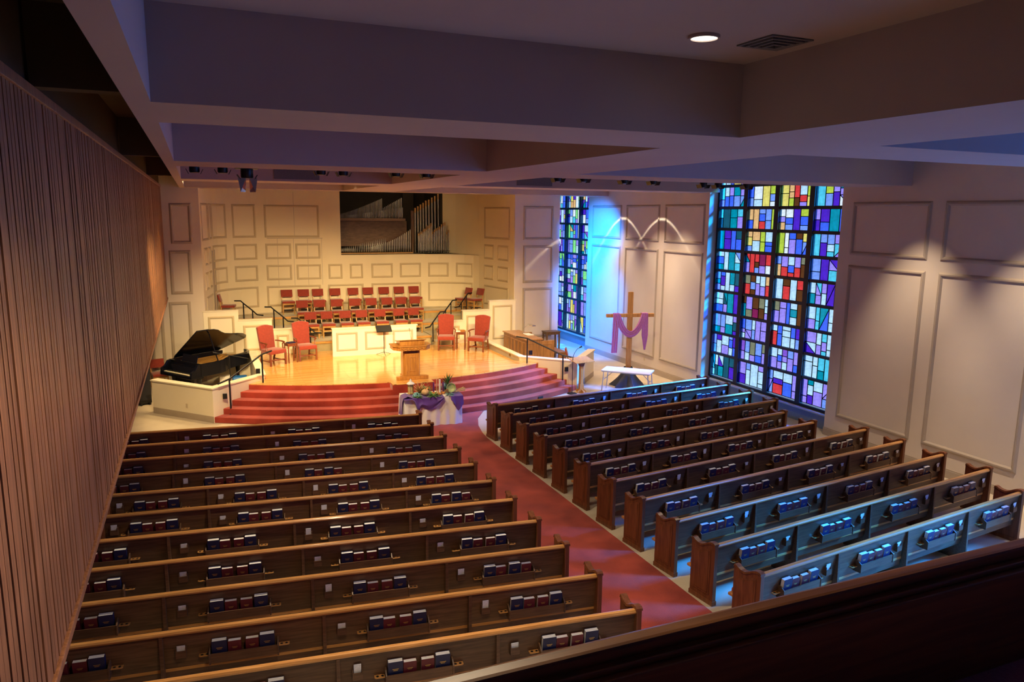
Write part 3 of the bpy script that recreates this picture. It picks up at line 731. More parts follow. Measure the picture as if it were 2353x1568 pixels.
def place_pew(side, i, x0, y0, L):
    key = (side, L)
    sideword = 'right' if side > 0 else 'left'
    if key not in PRO:
        PRO[key] = pew_proto(side, L); root, sec = PRO[key]
    else:
        src, sec = PRO[key]; root = clone(src)
    root.location = (x0, y0, 0); root.rotation_euler = (0, 0, ANG*side)
    tag(root, 'oak pew with red cushion and book racks, %s row from stage in %s block' % (ORD[i], sideword), 'pew', 'pews in two angled blocks')
    ca, sa = math.cos(ANG*side), math.sin(ANG*side)
    def world(lx, ly, z): return (x0+lx*ca-ly*sa, y0+lx*sa+ly*ca, z)
    for k in range(4):
        cx = side*(sec*k+sec*0.505)
        if side < 0 and world(cx, 0, 0)[0] < -1.75-0.02*(11-i): continue        # behind the slatted screen
        xs = [-0.268, -0.106, 0.085, 0.252]
        kinds = ['n', 'b', 'b', 'n']
        if rng.random() < 0.07: kinds = ['n', 'b', 'n', 'b']
        for j, (dx, kd) in enumerate(zip(xs, kinds)):
            cm, pm, tm = NAVY if kd == 'n' else BURG
            b = link('hymnal', cm); p = link('pages', pm, b); link('title', tm, b)
            b.location = world(cx+dx+rng.uniform(-0.005, 0.005), 0.022 if kd == 'n' else 0.029, 0.5045); b.rotation_euler = (math.radians(7.2), 0, ANG*side)
            tag(b, '%s hymnal, %s of four in %s rack from aisle, %s %s-block pew from stage' % ('navy' if kd == 'n' else 'burgundy', POSW[j], RKW[k], ORD[i], sideword), 'book', 'hymnals in the pew racks')
        hx = side*(sec*(k+1)-0.20)
        if world(hx, 0, 0)[0] < -1.5: continue
        c = link('card', rng.choice(CARD)); c.location = world(hx, 0.055, 0.5855); c.rotation_euler = (math.radians(6), 0, ANG*side)
        tag(c, 'white paper card in holder beside %s rack from aisle, %s %s-block pew from stage' % (RKW[k], ORD[i], sideword), 'card', 'paper cards in the pew holders')
for i in range(11):
    place_pew(1, i, 6.50, 16.34-0.9333*i, 6.35 if i in (4, 5, 10) else 7.0)
    place_pew(-1, i, 4.61, 16.20-0.933*i, 6.25 if i in (4, 5) else 7.0)

# ================================================================== CHAIRS
def choir_chair():
    """oak side chair with red padded back and seat; faces -y, origin on the floor under the seat centre"""
    r = bpy.data.objects.new('choir_chair', None); COL.objects.link(r)
    seat = [(-0.225, -0.24), (0.225, -0.24), (0.20, 0.22), (-0.20, 0.22)]
    MB().ext([(x*1.02, y*1.02, 0.41) for x, y in seat], (0, 0, 0.085)).build('seat', 'red_fabric', r, bevel=0.028, smooth=True)
    MB().hexa([(-0.205, 0.205, 0.61), (0.205, 0.205, 0.61), (0.205, 0.255, 0.61), (-0.205, 0.255, 0.61)], [(-0.21, 0.275, 0.87), (0.21, 0.275, 0.87), (0.21, 0.325, 0.87), (-0.21, 0.325, 0.87)]).build('backrest', 'red_fabric', r, bevel=0.016, smooth=True)
    for sx in (-1, 1):
        MB().bar((sx*0.20, -0.205, 0), (sx*0.20, -0.205, 0.42), 0.036, 0.036).build('leg', 'chair_oak', r)
        m = MB().bar((sx*0.185, 0.26, 0), (sx*0.185, 0.20, 0.43), 0.034, 0.034); m.bar((sx*0.185, 0.20, 0.42), (sx*0.19, 0.275, 0.80), 0.032, 0.030); m.build('leg', 'chair_oak', r)
        MB().bar((sx*0.19, -0.19, 0.20), (sx*0.19, 0.22, 0.20), 0.018, 0.03).build('stretcher', 'chair_oak', r)
    m = MB().box(-0.2, 0.2, -0.222, -0.19, 0.355, 0.415).box(-0.185, 0.185, 0.185, 0.21, 0.355, 0.415); m.build('apron', 'chair_oak', r)
    MB().bar((-0.19, -0.19, 0.25), (0.19, -0.19, 0.25), 0.02, 0.03).build('stretcher', 'chair_oak', r)
    MB().box(-0.17, 0.17, -0.15, 0.17, 0.13, 0.145).build('book_shelf', 'black_metal', r)
    return r
CHP = choir_chair(); used = [False]
def put_chair(x, y, z, rz, label, group='choir chairs'):
    c = CHP if not used[0] else clone(CHP); used[0] = True
    c.location = (x, y, z); c.rotation_euler = (0, 0, rz); c.scale = (1.02, 1.02, 1.02); tag(c, label, 'chair', group); return c
ROWPX = [([577+0, 0]), ]
r1 = [578, 810, 1070, 1303, 1565, 1832, 2040]; r2 = [460, 705, 950, 1208, 1442, 1665, 1860, 2060]; r3 = [242, 480, 682, 927, 1184, 1395, 1620, 1835, 2045]
SC = 380/2353.0
for row, (lst, yy, zz, py, w) in enumerate(((r1, 26.85, LV[0], 540, 'front'), (r2, 27.95, LV[1], 375, 'middle'), (r3, 29.05, LV[2], 215, 'back'))):
    for j, cx in enumerate(lst):
        x = aty(620+cx*SC, 640+py*SC, yy+0.25).x
        put_chair(x, yy-0.02, zz, math.radians(-7+13*(x-2.5)/6.0)*-0.3, 'red padded oak chair, %s from left in %s choir row' % (ORD[j], w))
put_chair(0.95, 28.35, LV[2], math.radians(80), 'red padded oak chair alone behind the left choir wall')
put_chair(9.72, 28.0, LV[2], math.radians(-72), 'left one of two red oak chairs behind right choir wall')
put_chair(10.08, 27.62, LV[2], math.radians(-72), 'right one of two red oak chairs behind right choir wall')
put_chair(-1.27, 25.2, 0, math.radians(14), 'dark red padded chair at the piano keyboard beside slatted screen')
q = atz(1327, 850, 0.0)
put_chair(12.0, 22.75, 0.0, math.radians(60), 'red padded chair half hidden behind right stage parapet')

def arm_chair():
    """tall upholstered armchair, faces -y"""
    r = bpy.data.objects.new('arm_chair', None); COL.objects.link(r)
    MB().ext([(-0.30, -0.30, 0.36), (0.30, -0.30, 0.36), (0.26, 0.26, 0.36), (-0.26, 0.26, 0.36)], (0, 0, 0.13)).build('seat', 'red_fabric', r, bevel=0.035, smooth=True)
    top = [(-0.29, 0.0), (0.29, 0.0)]
    prof = [(-0.255, 0.42), (0.255, 0.42), (0.285, 1.15), (0.22, 1.172), (0.12, 1.195), (0.0, 1.208), (-0.12, 1.195), (-0.22, 1.172), (-0.285, 1.15)]
    def by(z): return 0.22+(z-0.42)*0.17
    a = [(x, by(z), z) for x, z in prof]; b = [(x*0.98, by(z)+0.10, z) for x, z in prof]
    n = len(prof); m = MB(); m.add(a+b, [tuple(range(n-1, -1, -1)), tuple(range(n, 2*n))]+[(i, (i+1) % n, n+(i+1) % n, n+i) for i in range(n)])
    m.build('backrest', 'red_fabric', r, bevel=0.022, smooth=True)
    for s in (-1, 1):
        MB().bar((s*0.275, -0.265, 0), (s*0.275, -0.265, 0.38), 0.052, 0.052).build('leg', 'mahogany', r, bevel=0.005)
        MB().bar((s*0.235, 0.33, 0), (s*0.24, 0.22, 0.40), 0.045, 0.045).build('leg', 'mahogany', r, bevel=0.005)
        m = MB().tube([(s*0.27, 0.24, 0.70), (s*0.30, 0.10, 0.705), (s*0.315, -0.08, 0.70), (s*0.315, -0.17, 0.685)], [0.02, 0.022, 0.026, 0.024], 8)
        m.tube([(s*0.315, -0.13, 0.69), (s*0.305, -0.08, 0.62), (s*0.295, -0.10, 0.52), (s*0.29, -0.16, 0.40)], [0.022, 0.02, 0.02, 0.022], 8); m.build('arm', 'mahogany', r, smooth=True)
        MB().bar((s*0.265, -0.25, 0.13), (s*0.235, 0.28, 0.13), 0.022, 0.035).build('stretcher', 'mahogany', r)
    MB().bar((-0.26, -0.02, 0.13), (0.26, -0.02, 0.13), 0.022, 0.035).build('stretcher', 'mahogany', r)
    MB().bar((-0.26, -0.26, 0.17), (0.26, -0.26, 0.17), 0.022, 0.035).build('stretcher', 'mahogany', r)
    return r
AC0 = arm_chair(); ua = [False]
def put_arm(fl, fr, label):
    """front-left and front-right feet as seen from the nave"""
    c = AC0 if not ua[0] else clone(AC0); ua[0] = True
    d = Vector((fr.x-fl.x, fr.y-fl.y)); rz = math.atan2(d.y, d.x); mid = (fl+fr)/2
    nx, ny = -math.sin(rz), math.cos(rz)
    c.location = (mid.x+nx*0.265, mid.y+ny*0.265, ZS); c.rotation_euler = (0, 0, rz); tag(c, label, 'armchair', 'tall red armchairs on the stage')
k4 = .14875
put_arm(atz(330+1632/5.6, 720+690/5.6, ZS), atz(330+1842/5.6, 720+652/5.6, ZS), 'leftmost tall red armchair on stage, beside the piano')
put_arm(atz(470+1465*k4, 640+1285*k4, ZS), atz(470+1742*k4, 640+1255*k4, ZS), 'tall red armchair left of the white choir screen')
put_arm(atz(950+374*k4, 640+1116*k4, ZS), atz(950+643*k4, 640+1114*k4, ZS), 'tall red armchair right of the pulpit, facing straight ahead')
put_arm(atz(950+835*k4, 640+1122*k4, ZS), atz(950+1092*k4, 640+1142*k4, ZS), 'rightmost tall red armchair on stage, angled beside the organ parapet')
def side_table(x, y, rz, label, mats, things):
    r = empty('side_table', (x, y, ZS), rz, label, 'side table'); r.scale = (0.80, 0.80, 1.0)
    MB().box(-0.21, 0.21, -0.19, 0.19, 0.60, 0.625).build('table_top', 'mahogany', r, bevel=0.005)
    for sx in (-1, 1):
        for sy in (-1, 1): MB().box(sx*0.18-0.02, sx*0.18+0.02, sy*0.16-0.02, sy*0.16+0.02, 0, 0.6).build('leg', 'mahogany', r)
    MB().box(-0.17, 0.17, -0.165, -0.145, 0.53, 0.6).box(-0.17, 0.17, 0.145, 0.165, 0.53, 0.6).box(-0.175, -0.155, -0.15, 0.15, 0.53, 0.6).box(0.155, 0.175, -0.15, 0.15, 0.53, 0.6).build('apron', 'mahogany', r)
    return r
lt = atz(470+1355*k4, 640+1315*k4, ZS); side_table(lt.x, lt.y+0.22, math.radians(20), 'small mahogany side table between the two left armchairs', None, None)
o = MB().box(-0.12, 0.12, -0.09, 0.09, 0, 0.03).build('book', 'navy_cover', bevel=0.004); o.location = (lt.x, lt.y+0.2, ZS+0.625); o.rotation_euler = (0, 0, 0.5); tag(o, 'navy book lying on the left side table', 'book')
rt = atz(950+740*k4, 640+1118*k4, ZS); side_table(rt.x+0.10, rt.y+0.34, math.radians(-25), 'small wooden side table between the two right armchairs', None, None)
o = MB().box(-0.10, 0.10, -0.08, 0.08, 0, 0.05).build('offering_box', 'honey_oak', bevel=0.006); o.location = (rt.x+0.15, rt.y+0.36, ZS+0.625); tag(o, 'small honey wooden box on the right side table', 'box')
o = MB().box(-0.08, 0.08, -0.06, 0.06, 0, 0.035).build('book', 'page_white', bevel=0.003); o.location = (rt.x-0.03, rt.y+0.30, ZS+0.625); tag(o, 'pale closed book on the right side table', 'book')

# choir screen (white panelled front) and music stand
a0 = aty(764.5, 800, 24.55).x; a1 = aty(957, 790, 24.55).x
r = empty('choir_screen', ((a0+a1)/2, 24.6, ZS), 0, 'low white panelled choir screen standing behind the pulpit', 'screen')
hw = (a1-a0)/2
MB().box(-hw, hw, -0.06, 0.06, 0, 0.915).build('panel', 'cream_paint', r)
MB().box(-hw-0.02, hw+0.05, -0.09, 0.09, 0.915, 0.95).build('cap', 'cream_paint', r, bevel=0.008)
for k in range(3):
    c = -hw+hw/3*(2*k+1); frame_on([(-hw, -0.06), (hw, -0.06)], hw+c-hw/3+0.12, hw+c+hw/3-0.12, 0.17, 0.80, r, 0.075, 0.022)
g = atz(882, 815, ZS)
r = empty('music_stand', (g.x, g.y-0.05, ZS), 0, 'black music stand in front of the white choir screen', 'music stand')
MB().tube([(0, 0, 0.05), (0, 0, 0.86)], 0.011, 8).build('pole', 'black_metal', r)
for k in range(3):
    a = 2*pi*k/3+0.5; MB().tube([(0, 0, 0.10), (0.1*math.cos(a), 0.1*math.sin(a), 0.06), (0.27*math.cos(a), 0.27*math.sin(a), 0.008)], 0.009, 6).build('leg', 'black_metal', r)
MB().hexa([(-0.26, -0.10, 0.80), (0.26, -0.10, 0.80), (0.26, 0.12, 0.98), (-0.26, 0.12, 0.98)], [(-0.26, -0.105, 0.81), (0.26, -0.105, 0.81), (0.26, 0.115, 0.99), (-0.26, 0.115, 0.99)]).box(-0.26, 0.26, -0.15, -0.10, 0.795, 0.805).build('desk', 'black_metal', r)

# pulpit
r = empty('pulpit', (5.54, 20.58, ZS), math.radians(-2), 'honey oak pulpit with carved band and pedestal at stage front', 'pulpit')
ped = [(-0.20, -0.20), (0.20, -0.20), (0.24, -0.10), (0.24, 0.20), (-0.24, 0.20), (-0.24, -0.10)]
MB().ext([(x, y, 0.10) for x, y in ped], (0, 0, 0.66)).build('pedestal', 'honey_oak', r, bevel=0.006)
frame_on([(-0.2, -0.2), (0.2, -0.2)], 0.11, 0.31, 0.22, 0.66, r, 0.035, 0.012, 'honey_oak')
MB().ext([(x*0.85, y*0.8, 0.76) for x, y in ped], (0, 0, 0.10)).build('neck', 'mahogany', r)
for sx in (-1, 1): MB().box(sx*0.22-0.025, sx*0.22+0.025, -0.10, 0.2, 0.10, 0.88).build('side_post', 'honey_oak', r, bevel=0.005)
hex_ = [(-0.40, -0.36), (0.40, -0.36), (0.57, -0.14), (0.57, 0.30), (-0.57, 0.30), (-0.57, -0.14)]
MB().ext([(x*0.95, y*0.95, 0.86) for x, y in hex_], (0, 0, 0.10)).build('carved_band', 'honey_oak', r, bevel=0.006)
vm = MB()
for k in range(24):     # carved vine on the band
    t = (k+.5)/24*0.76-0.38; vm.lathe([(0.001, -0.012), (0.016, -0.006), (0.018, 0.004), (0.001, 0.012)], (t, -0.345+(-0.004), 0.91+0.018*math.sin(k*1.7)), 6)
vm.build('carving', 'honey_oak', r)
MB().ext([(x, y, 0.96) for x, y in hex_], (0, 0, 0.035)).build('top', 'honey_oak', r, bevel=0.008)
MB().hexa([(-0.36, -0.22, 0.995), (0.36, -0.22, 0.995), (0.36, 0.24, 0.995), (-0.36, 0.24, 0.995)], [(-0.36, -0.22, 1.14), (0.36, -0.22, 1.14), (0.36, 0.24, 1.06), (-0.36, 0.24, 1.06)]).build('reading_desk', 'honey_oak', r, bevel=0.006)
MB().hexa([(-0.40, -0.26, 1.14), (0.40, -0.26, 1.14), (0.40, 0.28, 1.05), (-0.40, 0.28, 1.05)], [(-0.40, -0.26, 1.165), (0.40, -0.26, 1.165), (0.40, 0.28, 1.075), (-0.40, 0.28, 1.075)]).build('desk_top', 'honey_oak', r, bevel=0.006)
MB().ext([(-0.46, -0.26, 0), (0.46, -0.26, 0), (0.46, -0.12, 0), (0.26, -0.08, 0), (0.26, 0.26, 0), (-0.26, 0.26, 0), (-0.26, -0.08, 0), (-0.46, -0.12, 0)], (0, 0, 0.10)).build('foot', 'honey_oak', r, bevel=0.012)
MB().tube([(0.02, 0.0, 1.12), (0.0, 0.02, 1.28), (-0.03, -0.02, 1.42)], 0.004, 6).tube([(-0.03, -0.02, 1.42), (-0.035, -0.03, 1.46)], 0.009, 6).build('microphone', 'black_metal', r)
# ================================================================== PIANO, ORGAN, RAILS
k0 = atz(330+256/5.6, 720+738/5.6, 0.72); k1 = atz(330+595/5.6, 720+805/5.6, 0.72)
mid = (k0+k1)/2; d = (k1-k0); rz = math.atan2(d.y, d.x)
r = empty('grand_piano', (mid.x, mid.y, 0), rz, 'black grand piano with open lid behind left stage parapet', 'piano')
# local x: bass (-) to treble (+), local y towards the tail
out = [(0.76, -0.02), (0.76, 0.80), (0.745, 1.00), (0.66, 1.22), (0.50, 1.42), (0.37, 1.62), (0.29, 1.88), (0.24, 2.15), (0.16, 2.42), (0.02, 2.62), (-0.2, 2.73), (-0.44, 2.74), (-0.63, 2.66), (-0.74, 2.48), (-0.76, 2.25), (-0.76, -0.02)]
def inset(poly, t):
    n = len(poly); res = []
    for i in range(n):
        a, b, c = Vector(poly[i-1]), Vector(poly[i]), Vector(poly[(i+1) % n])
        d1 = (b-a).normalized(); d2 = (c-b).normalized(); n1 = Vector((-d1.y, d1.x)); n2 = Vector((-d2.y, d2.x)); bis = (n1+n2).normalized()
        res.append(tuple(b+bis*(t/max(0.4, bis.dot(n1)))))
    return res
rim = [p for p in out if p[1] >= 0.0]
body = [(x, y) for x, y in out]; body[0] = (0.76, 0.28); body[-1] = (-0.76, 0.28)
inn = inset(body, 0.055)
m = MB(); n = len(body)
for i in range(n):
    A, B, C, D = body[i], body[(i+1) % n], inn[(i+1) % n], inn[i]
    m.hexa([(A[0], A[1], 0.64), (B[0], B[1], 0.64), (C[0], C[1], 0.64), (D[0], D[1], 0.64)], [(A[0], A[1], 1.02), (B[0], B[1], 1.02), (C[0], C[1], 1.02), (D[0], D[1], 1.02)])
m.build('rim', 'black_lacquer', r)
MB().ext([(x, y, 0.66) for x, y in inn], (0, 0, 0.20)).build('soundboard', 'piano_gold', r)
pl = MB()
for k in range(7): pl.bar((-0.6+0.17*k, 0.75, 0.90), (-0.62+0.09*k, 1.5+0.12*(6-k), 0.90), 0.035, 0.03)
pl.box(-0.68, 0.68, 0.55, 0.75, 0.86, 0.93); pl.build('iron_plate', 'piano_gold', r)
MB().box(-0.76, 0.76, -0.04, 0.30, 0.60, 0.68).build('keybed', 'black_lacquer', r, bevel=0.008)
for s in (-1, 1): MB().ext([(s*0.76, -0.04, 0.66), (s*0.76, 0.32, 0.66), (s*0.76, 0.32, 1.02), (s*0.76, 0.20, 1.0), (s*0.76, 0.10, 0.86), (s*0.76, -0.02, 0.80)], (-s*0.085, 0, 0)).build('key_cheek', 'black_lacquer', r, bevel=0.006)
wm = MB()
for k in range(52): x = -0.615+k*0.02367; wm.box(x+0.0006, x+0.0230, 0.0, 0.15, 0.70, 0.722)
wm.build('white_keys', 'ivory', r)
bm_ = MB()
for k in range(51):
    if k % 7 in (0, 2, 3, 5, 6): x = -0.615+(k+1)*0.02367; bm_.box(x-0.006, x+0.006, 0.052, 0.15, 0.722, 0.734)
bm_.build('black_keys', 'black_metal', r)
MB().hexa([(-0.67, 0.15, 0.70), (0.67, 0.15, 0.70), (0.67, 0.17, 0.70), (-0.67, 0.17, 0.70)], [(-0.67, 0.21, 0.90), (0.67, 0.21, 0.90), (0.67, 0.235, 0.90), (-0.67, 0.235, 0.90)]).build('fallboard', 'black_lacquer', r, bevel=0.004)
MB().box(-0.68, 0.68, 0.22, 0.42, 0.90, 0.93).box(-0.68, 0.68, 0.28, 0.31, 0.60, 0.93).build('front_shelf', 'black_lacquer', r)
MB().hexa([(-0.36, 0.42, 0.93), (0.36, 0.42, 0.93), (0.36, 0.44, 0.93), (-0.36, 0.44, 0.93)], [(-0.36, 0.50, 1.20), (0.36, 0.50, 1.20), (0.36, 0.52, 1.20), (-0.36, 0.52, 1.20)]).build('music_desk', 'black_lacquer', r, bevel=0.006)
# lid, hinged on the bass side
lid = [(-0.02, 0.45), (1.53, 0.45), (1.53, 0.86), (1.51, 1.05), (1.42, 1.26), (1.26, 1.46), (1.13, 1.66), (1.05, 1.92), (1.0, 2.2), (0.92, 2.46), (0.78, 2.66), (0.56, 2.77), (0.32, 2.77), (0.13, 2.69), (0.0, 2.48), (-0.02, 2.25)]
a = math.radians(37)
m = MB().ext([(x*math.cos(a), y, x*math.sin(a)) for x, y in lid], (-0.022*math.sin(a), 0, 0.022*math.cos(a))); l = m.build('lid', 'black_lacquer', r, bevel=0.004); l.location = (-0.76, 0, 1.03)
fm = MB().ext([(x*math.cos(a)-0.03*math.sin(a), y, x*math.sin(a)+0.03*math.cos(a)) for x, y in ((0.0, 0.47), (1.5, 0.47), (1.5, 0.88), (0.0, 0.88))], (-0.02*math.sin(a), 0, 0.02*math.cos(a)))
f = fm.build('lid_flap', 'black_lacquer', r, bevel=0.004); f.location = (-0.76, 0, 1.03)
MB().bar((0.70, 0.95, 0.98), (0.28, 0.98, 1.80), 0.03, 0.022).build('lid_prop', 'black_lacquer', r)
leg = [(0.05, 0.0), (0.045, 0.06), (0.035, 0.10), (0.045, 0.25), (0.065, 0.42), (0.085, 0.56), (0.09, 0.64)]
for (x, y) in ((-0.62, 0.32), (0.62, 0.32), (-0.25, 2.35)):
    q = MB().lathe(leg, (x, y, 0), 8); q.box(x-0.1, x+0.1, y-0.08, y+0.08, 0.58, 0.66); q.build('leg', 'black_lacquer', r)
MB().box(-0.05, 0.05, 0.50, 0.54, 0.12, 0.62).box(-0.12, 0.12, 0.46, 0.56, 0.08, 0.13).build('pedal_lyre', 'black_lacquer', r)
for x in (-0.07, 0.0, 0.07): MB().box(x-0.012, x+0.012, 0.34, 0.47, 0.09, 0.10).build('pedal', 'gilt', r)
p = atz(330+460/5.6, 720+490/5.6, 1.0)
o = MB().box(-0.2, 0.2, -0.14, 0.14, 0, 0.42).box(-0.22, 0.22, -0.16, 0.16, 0.42, 0.46).build('amplifier', 'black_metal', bevel=0.01); o.location = (-0.62, 25.42, 0.0); o.rotation_euler = (0, 0, -0.6); tag(o, 'black cabinet on the floor behind the piano keyboard', 'amplifier')
ms = empty('microphone_stand', (0.75, 23.9, 0), 0, 'black boom microphone stand in front of the piano', 'microphone stand')
MB().tube([(0, 0, 0), (0, 0, 1.15)], 0.011, 8).build('pole', 'black_metal', ms)
MB().lathe([(0.14, 0.0), (0.14, 0.015), (0.03, 0.03)], (0, 0, 0), 14).build('base', 'black_metal', ms)
MB().tube([(-0.35, 0.0, 1.25), (0.55, 0.0, 1.02)], 0.009, 8).tube([(-0.45, 0.0, 1.275), (-0.35, 0, 1.25)], 0.02, 8).build('boom', 'black_metal', ms)
o = MB().box(-0.22, 0.22, -0.18, 0.18, 0.0, 0.36).build('storage_box', 'blue_plastic', bevel=0.04); o.location = (1.05, 24.5, 0); tag(o, 'bright blue plastic box on the floor under piano tail', 'box')
o = MB().box(-0.16, 0.16, -0.12, 0.12, 0.0, 0.40).build('storage_box', 'white_plastic', bevel=0.01); o.location = (0.62, 24.55, 0); tag(o, 'white box on the floor beside the piano tail', 'box')
# tall dark loudspeaker on the left behind the parapet end
ls = empty('loudspeaker', (-1.62, 23.2, 0), math.radians(25), 'tall black loudspeaker column beside left parapet and slatted screen', 'loudspeaker')
MB().box(-0.17, 0.17, -0.15, 0.15, 0.05, 1.55).build('cabinet', 'black_metal', ls, bevel=0.012)
MB().box(-0.15, 0.15, -0.16, -0.148, 0.15, 1.5).build('grille', 'black_cloth', ls, bevel=0.004)
for x in (-0.12, 0.12): MB().tube([(x, -0.15, 0.03), (x, 0.15, 0.03)], 0.03, 10).build('castor', 'black_metal', ls)

# organ console
r = empty('organ_console', (10.86, 24.05, 0), 0, 'walnut organ console with reading lamp behind right stage parapet', 'organ')
MB().box(-0.58, 0.0, -1.02, 1.02, 0.0, 1.21).build('cabinet', 'organ_walnut', r, bevel=0.008)
MB().box(-0.62, 0.05, -1.06, 1.06, 1.21, 1.25).build('top', 'organ_walnut', r, bevel=0.008)
for k in range(6):
    y = -0.98+k*0.33; frame_on([(-0.58, 1.0), (-0.58, -1.0)], 0.03+k*0.33, 0.33+k*0.33, 0.15, 1.12, r, 0.04, 0.016, 'organ_walnut')
frame_on([(-0.58, -1.02), (0.0, -1.02)], 0.05, 0.53, 0.12, 1.12, r, 0.05, 0.014, 'organ_walnut')
MB().box(0.0, 0.52, -0.98, -0.92, 0.0, 1.16).build('side_panel', 'organ_walnut', r, bevel=0.006)
frame_on([(0.0, -0.98), (0.52, -0.98)], 0.07, 0.45, 0.35, 1.06, r, 0.05, 0.014, 'organ_walnut')
MB().box(0.0, 0.52, 0.92, 0.98, 0.0, 1.16).build('side_panel', 'organ_walnut', r, bevel=0.006)
for k in range(3):
    MB().box(0.05+0.10*(2-k), 0.20+0.10*(2-k), -0.62, 0.62, 0.76+0.075*k, 0.785+0.075*k).build('manual', 'ivory', r)
MB().box(0.0, 0.08, -0.9, 0.9, 0.70, 1.21).build('stop_jamb', 'dark_walnut', r)
MB().box(-0.02, 0.52, -0.92, 0.92, 0.66, 0.75).build('key_desk', 'organ_walnut', r)
MB().box(0.1, 0.75, -0.65, 0.65, 0.0, 0.10).build('pedal_board', 'dark_walnut', r)
MB().lathe([(0.06, 0.0), (0.06, 0.02), (0.012, 0.03)], (-0.15, 0.2, 1.25), 12).tube([(-0.15, 0.2, 1.27), (-0.15, 0.18, 1.45), (-0.05, 0.10, 1.56), (0.10, 0.05, 1.57)], 0.010, 8).build('lamp_arm', 'chrome', r)
MB().box(0.02, 0.16, -0.18, 0.26, 1.55, 1.59).build('lamp_shade', 'chrome', r, bevel=0.012)
MB().hexa([(-0.20, -0.3, 1.252), (0.03, -0.3, 1.252), (0.03, 0.15, 1.252), (-0.20, 0.15, 1.252)], [(-0.20, -0.3, 1.258), (0.03, -0.3, 1.275), (0.03, 0.15, 1.275), (-0.20, 0.15, 1.258)]).build('sheet_music', 'page_white', r)
b = empty('organ_bench', (11.95, 24.2, 0), 0, 'walnut organ bench beside the organ console', 'bench')
MB().box(-0.17, 0.17, -0.68, 0.68, 0.58, 0.62).build('seat', 'organ_walnut', b, bevel=0.006)
for y in (-0.62, 0.62): MB().box(-0.15, 0.15, y-0.03, y+0.03, 0, 0.58).build('leg', 'organ_walnut', b, bevel=0.005)
MB().box(-0.02, 0.02, -0.6, 0.6, 0.2, 0.3).build('stretcher', 'organ_walnut', b)
s0 = aty(1254, 763, 25.1); s1 = aty(1287, 763, 25.1); zt = s0.z
b = empty('plant_stand', ((s0.x+s1.x)/2, 25.25, 0), 0, 'tall dark walnut stand against the white wall behind the organ', 'stand')
hw = (s1.x-s0.x)/2
MB().box(-hw, hw, -0.22, 0.22, zt-0.04, zt).build('top', 'dark_walnut', b, bevel=0.006)
for sx in (-1, 1):
    for sy in (-1, 1): MB().box(sx*(hw-0.045)-0.025, sx*(hw-0.045)+0.025, sy*0.17-0.025, sy*0.17+0.025, 0, zt-0.04).build('leg', 'dark_walnut', b)
MB().box(-hw+0.03, hw-0.03, -0.18, 0.18, zt-0.12, zt-0.04).build('apron', 'dark_walnut', b)
MB().box(-hw+0.05, hw-0.05, -0.17, 0.17, 0.25, 0.28).build('shelf', 'dark_walnut', b)

# handrails
def rail(name, label, posts, hand, cat='handrail', boxes=()):
    r = empty(name, posts[0][0], 0, label, cat); o = Vector(posts[0][0])
    for a, b in posts: MB().tube([Vector(a)-o, Vector(b)-o], 0.022, 8).build('post', 'black_metal', r, smooth=True)
    MB().tube([Vector(p)-o for p in hand], 0.024, 8).build('handrail', 'black_metal', r, smooth=True)
    for a, _ in posts: MB().lathe([(0.05, 0), (0.05, 0.012), (0.03, 0.02)], Vector(a)-o, 10).build('flange', 'black_metal', r)
    for c in boxes: MB().box(-0.055+c[0]-o.x, 0.055+c[0]-o.x, -0.03+c[1]-o.y, 0.03+c[1]-o.y, c[2]-o.z-0.07, c[2]-o.z+0.07).build('junction_box', 'black_metal', r, bevel=0.006)
    return r
for sd in (-1, 1):
    def X(x): return x if sd < 0 else 2*CX-x
    w = 'left' if sd < 0 else 'right'
    pa = (X(0.62), 20.62, RIS); pb = (X(1.52), 21.38, RIS*4+0.002)
    rail('stair_handrail', 'black metal handrail with two posts on %s side of stage steps' % w,
         [(pa, (pa[0], pa[1], pa[2]+0.95)), (pb, (pb[0], pb[1], pb[2]+0.95))],
         [(X(0.33), 20.37, pa[2]+0.90), (pa[0], pa[1], pa[2]+0.96), (pb[0], pb[1], pb[2]+0.96), (X(1.80), 21.62, pb[2]+1.0)], boxes=((X(0.49), 20.62, 0.66), (X(1.40), 21.38, 1.12)))
    for i, (x, y, z, zr_) in enumerate(((1.42, 27.5, 1.38, 'upper'), (2.35, 26.62, 1.23, 'middle'), (3.12, 25.72, 0.93, 'lower'))):
        rail('choir_handrail', 'short black metal handrail, %s of three on %s choir steps' % (zr_, w),
             [((X(x), y, z), (X(x), y, z+0.92)), ((X(x+0.28), y-0.22, z if i < 2 else z), (X(x+0.28), y-0.22, z+0.70))],
             [(X(x-0.28), y+0.15, z+1.02), (X(x-0.08), y+0.06, z+1.02), (X(x), y, z+0.94), (X(x+0.28), y-0.22, z+0.70), (X(x+0.42), y-0.33, z+0.56), (X(x+0.62), y-0.42, z+0.54)])
